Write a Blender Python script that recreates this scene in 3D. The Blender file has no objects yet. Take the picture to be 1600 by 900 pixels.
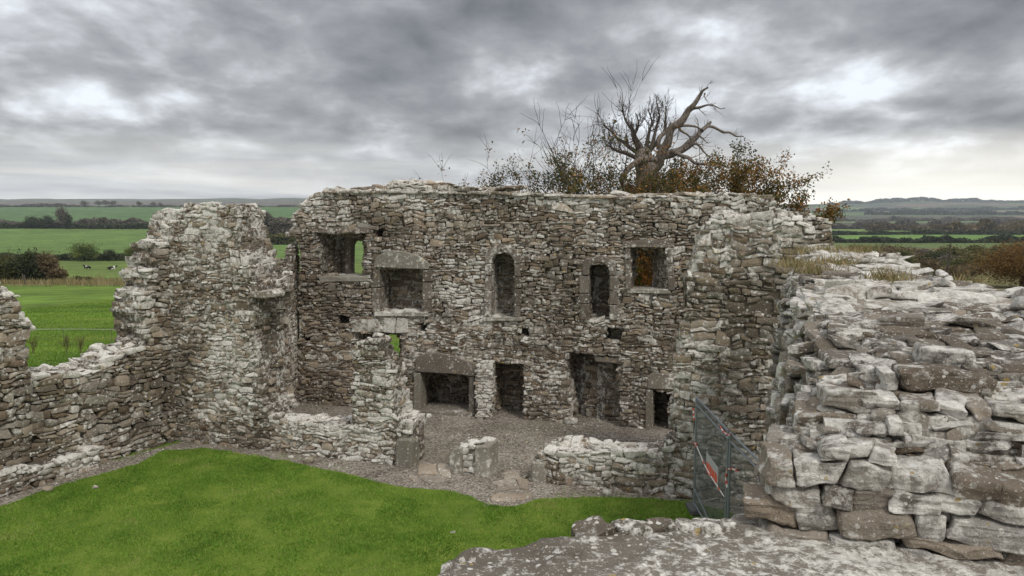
import bpy, bmesh, math, random
import numpy as np
from mathutils import Vector, Matrix
from mathutils.geometry import tessellate_polygon
sc = bpy.context.scene
C = sc.collection
R = math.radians
# ------------------------------------------------------------------ camera
CAMH = 6.5; FPX = 1200.0; PITCH = math.atan(125/1200)
cd = bpy.data.cameras.new('camera'); cam = bpy.data.objects.new('camera', cd); C.objects.link(cam)
cam.location = (0, 0, CAMH); cam.rotation_euler = (math.pi/2-PITCH, 0, 0)
cd.sensor_width = 36; cd.lens = 36*FPX/1600; cd.clip_end = 20000; cd.clip_start = .1
sc.camera = cam
# ------------------------------------------------------------------ light
SUN_EL, SUN_AZ = 48, 150     # azimuth clockwise from +Y (view direction)
w = bpy.data.worlds.new('World'); sc.world = w; w.use_nodes = True
nt = w.node_tree; nt.nodes.clear()
class NB:
    def __init__(s, tree): s.t = tree
    def n(s, typ, ins=None, **kw):
        nd = s.t.nodes.new(typ)
        for k, v in kw.items(): setattr(nd, k, v)
        for k, v in (ins or {}).items():
            i = nd.inputs[k]
            if isinstance(v, bpy.types.NodeSocket): s.t.links.new(v, i)
            else: i.default_value = v
        return nd
    def math(s, op, a, b=0.0, clamp=False):
        nd = s.n('ShaderNodeMath', {0: a, 1: b}, operation=op); nd.use_clamp = clamp; return nd.outputs[0]
    def mix(s, f, a, b):
        nd = s.n('ShaderNodeMix', data_type='RGBA')
        for i, v in ((0, f), (6, a), (7, b)):
            if isinstance(v, bpy.types.NodeSocket): s.t.links.new(v, nd.inputs[i])
            else: nd.inputs[i].default_value = v if i == 0 else (*v, 1)
        return nd.outputs[2]
    def ramp(s, f, stops):
        nd = s.n('ShaderNodeValToRGB', {0: f}); cr = nd.color_ramp
        while len(cr.elements) > 1: cr.elements.remove(cr.elements[-1])
        for i, (p, c) in enumerate(stops):
            e = cr.elements[0] if i == 0 else cr.elements.new(p)
            e.position = p
            c = (c, c, c) if isinstance(c, (int, float)) else c
            e.color = (*c, 1)
        return nd.outputs[0]
    def noise(s, vec, scale, detail=4, rough=.55, dist=0):
        return s.n('ShaderNodeTexNoise', {'Vector': vec, 'Scale': scale, 'Detail': detail, 'Roughness': rough, 'Distortion': dist}).outputs[0]
b = NB(nt)
sky = b.n('ShaderNodeTexSky', sky_type='NISHITA', sun_disc=False, sun_elevation=R(SUN_EL), sun_rotation=R(SUN_AZ))
tc = b.n('ShaderNodeTexCoord'); xyz = b.n('ShaderNodeSeparateXYZ', {0: tc.outputs['Generated']})
zc = b.math('MAXIMUM', xyz.outputs[2], 0.0)
den = b.math('ADD', zc, .27)
cv = b.n('ShaderNodeCombineXYZ', {0: b.math('DIVIDE', xyz.outputs[0], den), 1: b.math('DIVIDE', xyz.outputs[1], den), 2: 0.0}).outputs[0]
n1 = b.noise(b.n('ShaderNodeMapping', {0: cv, 3: (1.0, .8, 1)}).outputs[0], 3.1, 10, .54, .12)
cv2 = b.n('ShaderNodeMapping', {0: cv, 1: (3.1, 7.7, 0), 3: (.32, .42, 1)}).outputs[0]
n2 = b.noise(cv2, 1.0, 4, .5, .3)
def spot(x, y, z, width):     # a broad break or bank of cloud around one sky direction
    v = Vector((x, y, z)).normalized()
    dp = b.n('ShaderNodeVectorMath', {0: tc.outputs['Generated'], 1: v}, operation='DOT_PRODUCT').outputs['Value']
    return b.ramp(dp, [(math.cos(width), 0.0), (1.0, 1.0)])
d = b.math('ADD', b.math('MULTIPLY', n1, .66), b.math('MULTIPLY', n2, .34))
d = b.math('SUBTRACT', d, b.math('MULTIPLY', spot(.38, 1, .13, .13), .045))
d = b.math('SUBTRACT', d, b.math('MULTIPLY', spot(.02, 1, .11, .10), .06))
d = b.math('ADD', d, b.math('MULTIPLY', spot(-.10, 1, .36, .32), .16))
d = b.math('ADD', d, b.math('MULTIPLY', spot(.65, 1, .32, .2), .05))
cl = b.ramp(d, [(.37, (8.4, 8.8, 9.3)), (.44, (5.2, 5.3, 5.5)), (.50, (3.4, 3.4, 3.5)), (.57, (2.4, 2.4, 2.5)), (.68, (1.25, 1.26, 1.33))])
hz = b.noise(b.n('ShaderNodeMapping', {0: tc.outputs['Generated'], 3: (2.5, 2.5, 34)}).outputs[0], 1.2, 5, .55, .3)
hcol = b.ramp(hz, [(.38, (12.5, 12.2, 11.3)), (.52, (9.4, 9.4, 9.3)), (.66, (5.6, 5.7, 6.0))])
hf = b.ramp(b.math('ADD', zc, b.math('MULTIPLY', b.math('SUBTRACT', n2, .5), .07)), [(.012, .97), (.04, .52), (.09, 0.0)])
hr = spot(.62, 1, .015, .36); hcol = b.mix(b.math('MULTIPLY', hr, .75), hcol, (20, 19, 16.4))
cl = b.mix(hf, cl, hcol)
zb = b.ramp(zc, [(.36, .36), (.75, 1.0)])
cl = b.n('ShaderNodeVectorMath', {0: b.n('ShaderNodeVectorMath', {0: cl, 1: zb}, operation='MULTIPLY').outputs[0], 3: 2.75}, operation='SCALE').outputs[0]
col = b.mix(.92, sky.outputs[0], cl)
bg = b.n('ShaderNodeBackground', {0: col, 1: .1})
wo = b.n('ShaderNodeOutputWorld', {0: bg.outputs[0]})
sd = bpy.data.lights.new('sun', 'SUN'); so = bpy.data.objects.new('sun', sd); C.objects.link(so)
sd.energy = 1.4; sd.angle = R(12); sd.color = (1, .95, .88)
sv = Vector((math.sin(R(SUN_AZ))*math.cos(R(SUN_EL)), math.cos(R(SUN_AZ))*math.cos(R(SUN_EL)), math.sin(R(SUN_EL))))
so.rotation_euler = sv.to_track_quat('Z', 'Y').to_euler(); so.location = (0, 0, 40)
vs = sc.view_settings; vs.view_transform = 'Standard'; vs.look = 'None'; vs.exposure = 0.32; vs.gamma = 1
sc.render.engine = 'CYCLES'; sc.cycles.use_denoising = True; sc.cycles.max_bounces = 5; sc.cycles.volume_bounces = 0
sc.cycles.transparent_max_bounces = 8
# ------------------------------------------------------------------ measuring the photograph
fwd = np.array([0, math.cos(PITCH), -math.sin(PITCH)]); upv = np.array([0, math.sin(PITCH), math.cos(PITCH)]); rgt = np.array([1., 0, 0])
def ray(px, py): return fwd + rgt*(px-800)/FPX + upv*(450-py)/FPX
CP = np.array([0, 0, CAMH])
def G(px, py, z=0.0):
    d = ray(px, py); return CP + d*((z-CAMH)/d[2])
def AT(px, py, D):
    d = ray(px, py); return CP + d*(D/d[1])
# ------------------------------------------------------------------ noise, mesh helpers
def vnoise(P, seed=0):
    P = np.asarray(P, dtype=np.float64); i = np.floor(P).astype(np.int64); f = P-i; f = f*f*(3-2*f)
    out = 0
    for dx in (0, 1):
        for dy in (0, 1):
            for dz in (0, 1):
                h = (i[..., 0]+dx)*374761393 + (i[..., 1]+dy)*668265263 + (i[..., 2]+dz)*2147483647 + seed*974711
                h = (h ^ (h >> 13))*1274126177; h = (h ^ (h >> 16)) & 0xffff
                out = out + (h/65535.0)*(f[..., 0] if dx else 1-f[..., 0])*(f[..., 1] if dy else 1-f[..., 1])*(f[..., 2] if dz else 1-f[..., 2])
    return out*2-1
def fbm(P, o=3, seed=0):
    P = np.asarray(P, dtype=float); return sum(vnoise(P*2**k, seed+k)*.5**k for k in range(o))
def mk(name, V, F, mats, col=None, smooth=False, parent=None, mi=None):
    V = np.asarray(V, dtype=np.float32).reshape(-1, 3); F = np.asarray(F, dtype=np.int32); k = F.shape[1]
    me = bpy.data.meshes.new(name); me.vertices.add(len(V)); me.vertices.foreach_set('co', V.ravel())
    me.loops.add(F.size); me.loops.foreach_set('vertex_index', F.ravel())
    me.polygons.add(len(F)); me.polygons.foreach_set('loop_start', np.arange(len(F), dtype=np.int32)*k)
    me.polygons.foreach_set('loop_total', np.full(len(F), k, dtype=np.int32))
    me.polygons.foreach_set('use_smooth', np.full(len(F), smooth))
    for m in (mats if isinstance(mats, (list, tuple)) else [mats]): me.materials.append(m)
    if mi is not None: me.polygons.foreach_set('material_index', np.asarray(mi, dtype=np.int32))
    if col is not None:
        a = me.color_attributes.new('tint', 'FLOAT_COLOR', 'POINT')
        a.data.foreach_set('color', np.asarray(np.c_[col, np.ones(len(V))], dtype=np.float32).ravel())
    me.update(calc_edges=True)
    if smooth is False: pass
    o = bpy.data.objects.new(name, me); C.objects.link(o)
    if parent: o.parent = parent
    return o
def tag(o, label=None, cat=None, group=None, kind=None):
    for k, v in (('label', label), ('category', cat), ('group', group), ('kind', kind)):
        if v: o[k] = v
    return o
def empty(name, loc=(0, 0, 0)):
    o = bpy.data.objects.new(name, None); C.objects.link(o); o.location = loc; o.empty_display_size = .3; return o
def attach(ch, par):          # parent a mesh built in world coordinates to an Empty that stands elsewhere
    ch.parent = par; ch.matrix_parent_inverse = Matrix.Translation(par.location).inverted(); return ch
def cube_template(n):
    idx = {}; V = []; F = []
    def vid(p):
        k = tuple(int(round(c)) for c in p)
        if k not in idx: idx[k] = len(V); V.append([c/n*2-1 for c in k])
        return idx[k]
    for ax in range(3):
        for s in (0, n):
            for i in range(n):
                for j in range(n):
                    q = []
                    for di, dj in ((0, 0), (1, 0), (1, 1), (0, 1)):
                        p = [0, 0, 0]; p[ax] = s; p[(ax+1) % 3] = i+di; p[(ax+2) % 3] = j+dj; q.append(vid(p))
                    F.append(q if s else q[::-1])
    return np.array(V), np.array(F)
TPL = {}
def template(n, k):
    if (n, k) not in TPL:
        V, F = cube_template(n)
        nrm = (np.abs(V)**k).sum(1)**(1/k); W = V/nrm[:, None]
        t = (V+1)/2; wt = np.stack([(t[:, 0] if a else 1-t[:, 0])*(t[:, 1] if b_ else 1-t[:, 1])*(t[:, 2] if c else 1-t[:, 2]) for a in (0, 1) for b_ in (0, 1) for c in (0, 1)], 1)
        TPL[(n, k)] = (W, F, wt)
    return TPL[(n, k)]
def stones(Cn, S, rng, n=3, k=7, jit=.22, rot=.04, rough=.10, fine=0.0):
    """N angular stones: centres Cn, half sizes S (local axes). Returns V, F, per-vertex random colours."""
    T, F, wt = template(n, k); N = len(Cn)
    J = rng.uniform(-jit, jit, (N, 8, 3))
    P = T[None]+np.einsum('vk,nkc->nvc', wt, J)
    P = P*S[:, None, :]
    th = rng.normal(0, 1, (N, 3))*(rot if np.ndim(rot) == 0 else np.asarray(rot)[:, None])
    cx, sx = np.cos(th), np.sin(th)
    for ax in range(3):
        a_, b_ = (ax+1) % 3, (ax+2) % 3
        pa, pb = P[..., a_].copy(), P[..., b_].copy(); c, s = cx[:, ax, None], sx[:, ax, None]
        P[..., a_] = pa*c-pb*s; P[..., b_] = pa*s+pb*c
    P = P+Cn[:, None, :]
    off = rng.uniform(0, 100, (N, 1, 3)); sc_ = S.mean(1)[:, None]
    for a_ in range(3):
        P[..., a_] += vnoise((P*(.9/sc_[..., None]))+off+a_*31, 5)*sc_*rough
        if fine: P[..., a_] += vnoise(P*28+off, 9+a_)*fine
    V = P.reshape(-1, 3); Fo = (F[None]+(np.arange(N)*len(T))[:, None, None]).reshape(-1, 4)
    col = np.repeat(rng.uniform(0, 1, (N, 3)), len(T), 0)
    return V, Fo, col
def pip(u, v, poly):
    poly = np.asarray(poly); x1, y1 = poly[:, 0], poly[:, 1]; x2, y2 = np.roll(x1, -1), np.roll(y1, -1)
    r = np.zeros(np.shape(u), bool)
    for a, b_, c, d_ in zip(x1, y1, x2, y2):
        if b_ == d_: continue
        r ^= ((b_ > v) != (d_ > v)) & (u < (c-a)*(v-b_)/(d_-b_)+a)
    return r
class Wall:
    def __init__(s, P0, P1, away=(0, 1)):
        s.O = np.array(P0[:2], float); d_ = np.array(P1[:2], float)-s.O; s.L = np.linalg.norm(d_); s.U = d_/s.L
        s.N = np.array([-s.U[1], s.U[0]])
        if s.N @ np.array(away) < 0: s.N = -s.N
    def world(s, P):
        P = np.asarray(P, float); xy = s.O+P[..., 0:1]*s.U+P[..., 2:3]*s.N
        return np.concatenate([xy, P[..., 1:2]], -1)
    def uv(s, px, py, w=0.0):
        d_ = ray(px, py); num = (s.O-CP[:2]) @ s.N + w; t = num/(d_[:2] @ s.N); p = CP+d_*t
        return float((p[:2]-s.O) @ s.U), float(p[2])
    def poly(s, pts, w=0.0): return [s.uv(*p, w=w) for p in pts]
    def flip(s): return (s.U[0]*s.N[1]-s.U[1]*s.N[0]) > 0    # local frame (u,z,w) -> handedness
def box_in(u, v, u0, u1, v0, v1): return (u > u0) & (u < u1) & (v > v0) & (v < v1)
def fill(W, solid, ur, vr, wr, sw=.27, sh=.115, dl=.3, seed=1, n=3, jit=.22, rot=.035, lich=0.0, du=.3, toprot=0.10, wave=.05, shel=.14, k=9, rough=.1, fine=0.0, proud=.018, gap=.99, warp=1.0, lam=0.0, hmax=1.8):
    """rubble masonry: panels of courses with their own heights, kept only where the wall has a surface"""
    rng = np.random.default_rng(seed); A = []
    w_ = wr[0]+dl/2
    HS = np.minimum(np.array([.5, .7, .9, 1.1, 1.4, 1.8]), hmax)
    while w_ < wr[1]:
        seg = ur[0]-rng.uniform(0, .5)
        while seg < ur[1]:
            L_ = sw*rng.uniform(3.0, 7.5); s0, s1 = seg, seg+L_; seg += L_
            v = vr[0]-rng.uniform(0, .1); hs = sh*rng.choice(HS, p=[.13, .22, .25, .2, .13, .07], size=int((vr[1]-vr[0])/sh*1.7)+4)
            for h in hs:
                if v >= vr[1]: break
                ja, jb = rng.uniform(-.45, .45, 2)*sw; m = int(L_/sw*2)+6
                e = np.cumsum(sw*np.exp(np.clip(rng.normal(0, .42, m), -.8, .62))*(.75+.25*h/sh)); tot = L_+jb-ja; c = max(1, int(np.searchsorted(e, tot))); c = min(c, m)
                e = np.concatenate([[0], e[:c]])*(tot/e[c-1])+s0+ja
                A.append(np.stack([(e[1:]+e[:-1])/2, np.full(c, v+h/2), np.full(c, w_), np.diff(e)/2, np.full(c, h/2)], 1)); v += h
        w_ += dl
    A = np.concatenate(A); A = A[(A[:, 0] < ur[1]+.1) & (A[:, 0] > ur[0]-.1) & (A[:, 3] > .015)]
    sp = rng.random(len(A)) < .22*(A[:, 4]*2 > sh)           # some tall cells hold two flat stones
    B = A[sp].copy(); B2 = B.copy(); B[:, 4] /= 2; B2[:, 4] /= 2; B[:, 1] -= B[:, 4]; B2[:, 1] += B2[:, 4]; A = np.r_[A[~sp], B, B2]
    u, vv, ww, hw, hh = A.T
    vv = vv+wave*vnoise(np.stack([u*.55, vv*.8, ww], 1), seed)
    cv_ = np.maximum(vv, .02); ok = solid(u, cv_, ww)
    u, vv, ww, hw, hh, cv_ = [q[ok] for q in (u, vv, ww, hw, hh, cv_)]
    for sgn in (1, -1):
        bad = ~solid(u+sgn*hw*.8, cv_, ww)
        u = np.where(bad, u-sgn*hw*.4, u); hw = np.where(bad, hw*.6, hw)
    top = ~solid(u, cv_+.22, ww); ex = top.copy()
    for a_, b_, c_ in ((du, 0, 0), (-du, 0, 0), (0, -.22, 0), (0, 0, -dl)): ex |= ~solid(u+a_, np.maximum(cv_+b_, .02), ww+c_)
    u, vv, ww, hw, hh, top = [q[ex] for q in (u, vv, ww, hw, hh, top)]
    Cs = np.stack([u, vv, ww+rng.uniform(-proud, proud, len(u))-.01], 1); Ss = np.stack([hw*gap, hh*(gap-.03), np.full(len(u), dl*.52)], 1)
    V, F, col = stones(Cs, Ss, rng, n=n, jit=jit, rot=np.where(top, toprot, rot), k=k, rough=rough, fine=fine)
    per = len(V)//len(Cs)
    q = V*np.array([1, 1, .6])*(.62/sw)      # one smooth warp shared by neighbouring stones: joints wander, stones still fit
    V = V+warp*(np.stack([vnoise(q, seed), vnoise(q+40, seed), 0*q[:, 0]], 1)*np.array([.17*sw, .36*sh, 0])+np.stack([vnoise(q*2.3, seed+5), vnoise(q*2.3+40, seed+5), 0*q[:, 0]], 1)*np.array([.10*sw, .22*sh, 0]))
    if lam:       # thin bedding layers of the stone
        l1 = vnoise(V*np.array([4, 55, 4]), seed+3)+.6*vnoise(V*np.array([9, 120, 9]), seed+4); V = V+np.stack([l1*.5, l1*0, l1], 1)*lam
    lv = lich(Cs[:, 0], Cs[:, 1]) if callable(lich) else lich
    col[:, 2] = np.repeat(lv+.13*top-((Cs[:, 2] > wr[0]+dl*1.1) & ~top)*shel, per)
    return [V, F, col]
def core(W, solid, ur, vr, wr, st=.08, er=.045):
    us = np.arange(ur[0]-st, ur[1]+st*2, st); vs_ = np.arange(vr[0], vr[1]+st*2, st); ws = np.arange(wr[0]-st, wr[1]+st*2, st)
    A, B, D = np.meshgrid(us, vs_, ws, indexing='ij'); ok = np.ones(A.shape, bool)
    for a_, b_, c_ in ((er, 0, 0), (-er, 0, 0), (0, er, 0), (0, 0, er), (0, 0, -er), (0, -er, 0)):
        ok &= solid(A+a_, np.maximum(B+b_, .02), D+c_)
    ok[0] = ok[-1] = False; ok[:, -1] = False; ok[:, :, 0] = ok[:, :, -1] = False
    Vs = []; h = st/2
    for ax in range(3):
        for s in (-1, 1):
            nb = np.roll(ok, -s, axis=ax)
            if ax == 1 and s == -1: nb[:, 0] = True
            f = ok & ~nb; P = np.stack([A[f], B[f], D[f]], 1)
            P[:, ax] += s*h
            a_, b_ = (ax+1) % 3, (ax+2) % 3; q = []
            for i, j in ((-1, -1), (1, -1), (1, 1), (-1, 1)):
                Q = P.copy(); Q[:, a_] += i*h; Q[:, b_] += j*h; q.append(Q)
            q = np.stack(q, 1); Vs.append(q if s > 0 else q[:, ::-1])
    V = np.concatenate(Vs).reshape(-1, 3); F = np.arange(len(V)).reshape(-1, 4)
    # soften the voxel grid so that the mortar is never a clean step
    for a_ in range(3): V[:, a_] += vnoise(V*5+a_*17, 3)*.02
    return [V, F, np.tile([.5, .5, .2], (len(V), 1))]
def join(parts):
    Vs, Fs, Cs, o = [], [], [], 0
    for V, F, c in parts: Vs.append(V); Fs.append(F+o); Cs.append(c); o += len(V)
    return np.concatenate(Vs), np.concatenate(Fs), np.concatenate(Cs)
def masonry(name, W, st, co, parent=None, mats=None):
    V, F, c = join([st, co]); V = W.world(V)
    if not W.flip(): pass
    F = F[:, ::-1] if W.flip() else F
    mi = np.r_[np.zeros(len(st[1])), np.ones(len(co[1]))]
    return mk(name, V, F, mats or [M['stone'], M['mortar']], c, parent=parent, mi=mi)
def prism(name, W, pts, w0, w1, mat, parent, px=True, bev=.018, seed=0, sub=1):
    """a dressed stone: outline (photo-measured or local u,v), from depth w0 to w1, bevelled and slightly worn"""
    P = W.poly(pts, w0) if px else pts
    bm = bmesh.new()
    a = [bm.verts.new(W.world(np.array([u, v, w0]))) for u, v in P]; c = [bm.verts.new(W.world(np.array([u, v, w1]))) for u, v in P]
    n = len(P); bm.faces.new(a); bm.faces.new(c[::-1])
    for i in range(n): bm.faces.new((a[i], c[i], c[(i+1) % n], a[(i+1) % n]))
    bmesh.ops.recalc_face_normals(bm, faces=bm.faces)
    bmesh.ops.bevel(bm, geom=list(bm.edges), offset=bev, segments=1, affect='EDGES', clamp_overlap=True)
    bmesh.ops.triangulate(bm, faces=[f for f in bm.faces if len(f.verts) > 4])
    bmesh.ops.subdivide_edges(bm, edges=[e for e in bm.edges if e.calc_length() > .18], cuts=2, use_grid_fill=True)
    co = np.array([v.co[:] for v in bm.verts]); off = np.stack([vnoise(co*4+i*9+seed, 7) for i in range(3)], 1)*.014
    for v, o_ in zip(bm.verts, off): v.co += Vector(o_)
    me = bpy.data.meshes.new(name); bm.to_mesh(me); bm.free(); me.materials.append(mat)
    a_ = me.color_attributes.new('tint', 'FLOAT_COLOR', 'POINT')
    a_.data.foreach_set('color', np.tile([random.Random(seed).random(), .5, .05, 1], (len(me.vertices), 1)).astype(np.float32).ravel())
    o = bpy.data.objects.new(name, me); C.objects.link(o)
    if parent: attach(o, parent) if parent.type == 'EMPTY' else setattr(o, 'parent', parent)
    return o
# ------------------------------------------------------------------ materials
M = {}
def newmat(name, rough=.95, spec=.2):
    m = bpy.data.materials.new(name); m.use_nodes = True; m.node_tree.nodes.clear(); b = NB(m.node_tree)
    p = b.n('ShaderNodeBsdfPrincipled', {'Roughness': rough, 'Specular IOR Level': spec}); b.n('ShaderNodeOutputMaterial', {0: p.outputs[0]})
    M[name] = m; return m, b, p
def setc(b, p, col, bump=None, dist=.02, strength=1.0):
    if isinstance(col, bpy.types.NodeSocket): b.t.links.new(col, p.inputs['Base Color'])
    else: p.inputs['Base Color'].default_value = (*col, 1)
    if bump is not None:
        bp = b.n('ShaderNodeBump', {'Height': bump, 'Distance': dist, 'Strength': strength}); b.t.links.new(bp.outputs[0], p.inputs['Normal'])
def tint(b):
    a = b.n('ShaderNodeAttribute', attribute_name='tint'); s = b.n('ShaderNodeSeparateColor', {0: a.outputs['Color']}); return s.outputs
def pos(b): return b.n('ShaderNodeNewGeometry').outputs['Position']
def stone_mat(name, c0, c1, c2, lichc=(.70, .675, .61), bias=0.0, ls=8.5, fine=32, dark=.5, bump=.02, green=.25):
    m, b, p = newmat(name); P = pos(b); t = tint(b)
    n_mid = b.noise(P, 7, 5, .6); n_f = b.noise(P, fine, 5, .65); n_l = b.noise(P, ls, 9, .76, .15); n_big = b.noise(P, .55, 4, .55)
    f = b.math('ADD', b.math('MULTIPLY', t[0], .62), b.math('MULTIPLY', n_mid, .55))
    base = b.ramp(f, [(.18, c0), (.5, c1), (.85, c2)])
    hue = b.ramp(t[1], [(0, (1.10, .99, .86)), (.3, (1.03, 1, .95)), (.6, (1, 1, 1)), (1, (.95, .99, 1.03))])
    mm = b.n('ShaderNodeMix', data_type='RGBA', blend_type='MULTIPLY'); mm.inputs[0].default_value = 1
    b.t.links.new(base, mm.inputs[6]); b.t.links.new(hue, mm.inputs[7]); base = mm.outputs[2]
    # dark weathering and moss
    dk = b.ramp(b.math('ADD', b.math('MULTIPLY', n_big, .8), b.math('MULTIPLY', n_mid, .3)), [(.50, 0.0), (.66, dark)])
    base = b.mix(dk, base, (.075, .062, .045))
    gm = b.ramp(b.noise(P, 1.3, 5, .6), [(.56, 0.0), (.70, green)])
    base = b.mix(gm, base, (.105, .10, .035))
    # pale crusts of lichen, denser on exposed stones
    lf = b.math('ADD', b.math('ADD', n_l, b.math('MULTIPLY', t[2], .62)), b.math('MULTIPLY', b.math('SUBTRACT', t[1], .5), .17))
    lf = b.math('SUBTRACT', lf, b.math('MULTIPLY', b.math('SUBTRACT', n_big, .5), .55))
    lm = b.ramp(lf, [(.53-bias, 0.0), (.575-bias, .55), (.63-bias, .95)])
    lc = b.mix(b.ramp(b.noise(P, ls*2.6, 7, .7), [(.3, 0), (.7, 1)]), tuple(x*.55 for x in lichc), tuple(min(1, x*1.25) for x in lichc))
    base = b.mix(lm, base, lc)
    sp = b.ramp(n_f, [(.60, 0.0), (.66, .75)]); base = b.mix(sp, base, lichc)
    vd = b.noise(P, fine*.5, 3, .6); vp = b.n('ShaderNodeVectorMath', {0: P, 1: b.n('ShaderNodeVectorMath', {0: b.n('ShaderNodeCombineXYZ', {0: vd, 1: vd, 2: vd}).outputs[0], 3: .012}, operation='SCALE').outputs[0]}, operation='ADD').outputs[0]
    vo = b.n('ShaderNodeTexVoronoi', {'Vector': vp, 'Scale': fine*.34}); vc = b.n('ShaderNodeSeparateColor', {0: vo.outputs['Color']}).outputs
    ro = b.math('LESS_THAN', vo.outputs['Distance'], b.math('MULTIPLY', b.math('SUBTRACT', vc[0], .45), .75))       # round crusts of lichen, a few of them ochre
    base = b.mix(b.math('MULTIPLY', ro, .8), base, b.ramp(vc[1], [(0, (.52, .50, .44)), (.55, (.70, .69, .64)), (.86, (.30, .29, .25)), (.95, (.42, .30, .10))]))
    pit = b.ramp(b.noise(P, fine*1.3, 4, .6), [(.30, .8), (.38, 0.0)]); base = b.mix(pit, base, (.05, .045, .035))
    setc(b, p, base, b.math('ADD', b.math('MULTIPLY', n_mid, .7), b.math('ADD', b.math('MULTIPLY', n_f, .45), b.math('MULTIPLY', lm, .12))), bump, .9)
    return m
stone_mat('stone', (.088, .068, .049), (.208, .172, .133), (.37, .33, .275), bias=.02)
stone_mat('stone_near', (.11, .092, .075), (.22, .195, .162), (.33, .305, .268), bias=-.02, ls=6.5, fine=75, dark=.5, bump=.04, green=.10)
stone_mat('mortar', (.06, .049, .038), (.11, .091, .073), (.18, .157, .128), bias=-.07)
stone_mat('mortar_near', (.08, .066, .052), (.16, .138, .112), (.25, .225, .19), bias=-.03, fine=60, bump=.03)
stone_mat('dressed', (.10, .085, .07), (.155, .132, .108), (.22, .195, .165), bias=-.05, ls=5, dark=.35, bump=.012)
stone_mat('dressed_pale', (.20, .19, .155), (.28, .26, .215), (.34, .32, .27), bias=-.02, ls=6, dark=.3, bump=.014)
stone_mat('slab', (.12, .10, .08), (.20, .18, .15), (.30, .27, .23), bias=.055, ls=15, fine=70, dark=.7, bump=.02, green=.08)
m, b, p = newmat('gravel'); P = pos(b)
vo = b.n('ShaderNodeTexVoronoi', {'Vector': P, 'Scale': 26.0}); vr_ = b.n('ShaderNodeSeparateColor', {0: vo.outputs['Color']}).outputs
n_ = b.noise(P, .8, 5, .6); f = b.math('ADD', b.math('MULTIPLY', vr_[0], .5), b.math('MULTIPLY', n_, .6))
base = b.ramp(f, [(.25, (.09, .075, .06)), (.5, (.21, .18, .145)), (.8, (.42, .38, .32))])
mg = b.ramp(b.noise(P, .35, 5, .6), [(.52, 0.0), (.68, .45)]); base = b.mix(mg, base, (.12, .11, .06))
setc(b, p, base, b.math('ADD', b.math('MULTIPLY', vo.outputs['Distance'], -1.0), b.noise(P, 60, 3)), .02, .9)
m, b, p = newmat('lawn'); P = pos(b)
n1_, n2_, n3_ = b.noise(P, .5, 4, .5), b.noise(P, 3.5, 5, .65), b.noise(P, 38, 4, .7)
f = b.math('ADD', b.math('ADD', b.math('MULTIPLY', n1_, .35), b.math('MULTIPLY', n2_, .4)), b.math('MULTIPLY', n3_, .25))
base = b.ramp(f, [(.36, (.09, .15, .02)), (.5, (.145, .21, .028)), (.62, (.20, .26, .04))])
setc(b, p, base, n3_, .03)
def tint_mat(name, stops, tr=.25):
    m, b, p = newmat(name, .7, .25); t = tint(b); f = t[0]
    col = b.ramp(f, stops); setc(b, p, col)
    if tr:
        out = [n for n in b.t.nodes if n.type == 'OUTPUT_MATERIAL'][0]
        tl = b.n('ShaderNodeBsdfTranslucent', {0: col}); mx = b.n('ShaderNodeMixShader', {0: tr}); b.t.links.new(p.outputs[0], mx.inputs[1]); b.t.links.new(tl.outputs[0], mx.inputs[2]); b.t.links.new(mx.outputs[0], out.inputs[0])
    return m
tint_mat('grass_blade', [(0, (.075, .165, .018)), (.5, (.148, .285, .03)), (.85, (.24, .37, .055)), (1, (.38, .34, .14))])
tint_mat('pasture_blade', [(0, (.10, .19, .02)), (.5, (.17, .28, .03)), (.85, (.26, .36, .05)), (1, (.36, .34, .12))], .35)
tint_mat('dry_grass', [(0, (.22, .17, .08)), (.6, (.36, .29, .15)), (1, (.13, .15, .05))])
tint_mat('leaf_autumn', [(0, (.03, .045, .012)), (.35, (.07, .075, .02)), (.6, (.17, .11, .03)), (.85, (.29, .13, .035)), (1, (.40, .22, .06))])
tint_mat('leaf_window', [(0, (.06, .12, .015)), (.45, (.14, .22, .03)), (.6, (.45, .18, .03)), (1, (.6, .26, .05))])
tint_mat('leaf_brown', [(0, (.085, .065, .03)), (.5, (.16, .12, .06)), (1, (.24, .18, .09))])
tint_mat('leaf_olive', [(0, (.05, .06, .018)), (.5, (.105, .11, .035)), (1, (.18, .17, .06))])
tint_mat('leaf_orange', [(0, (.075, .05, .015)), (.5, (.17, .095, .025)), (1, (.27, .145, .035))])
tint_mat('leaf_dark', [(0, (.022, .035, .012)), (.5, (.045, .06, .022)), (1, (.085, .10, .04))])
tint_mat('leaf_grey', [(0, (.10, .085, .065)), (.5, (.15, .13, .10)), (1, (.2, .18, .14))])
tint_mat('leaf_fresh', [(0, (.05, .08, .015)), (.5, (.10, .14, .03)), (1, (.26, .26, .07))])
def bark(name, c0, c1):
    m, b, p = newmat(name); P = pos(b); n = b.noise(b.n('ShaderNodeMapping', {0: P, 3: (9, 9, 2.5)}).outputs[0], 1.6, 6, .65)
    setc(b, p, b.ramp(n, [(.35, c0), (.65, c1)]), n, .04); return m
bark('bark_dead', (.085, .068, .055), (.25, .215, .18)); bark('bark', (.045, .036, .03), (.11, .09, .075))
def plain(name, c, rough=.6, metal=0.0, bumpscale=0):
    m, b, p = newmat(name, rough, .4); P = pos(b); n = b.noise(P, 30, 4, .6); p.inputs['Metallic'].default_value = metal
    setc(b, p, b.mix(b.math('MULTIPLY', n, .8), c, tuple(x*.6 for x in c))); return m
plain('galvanised', (.36, .40, .44), .45, .6); plain('wire', (.22, .24, .25), .5, .5); plain('sign_white', (.55, .56, .55)); plain('sign_orange', (.85, .13, .05)); plain('tape_red', (.75, .12, .08))
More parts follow.
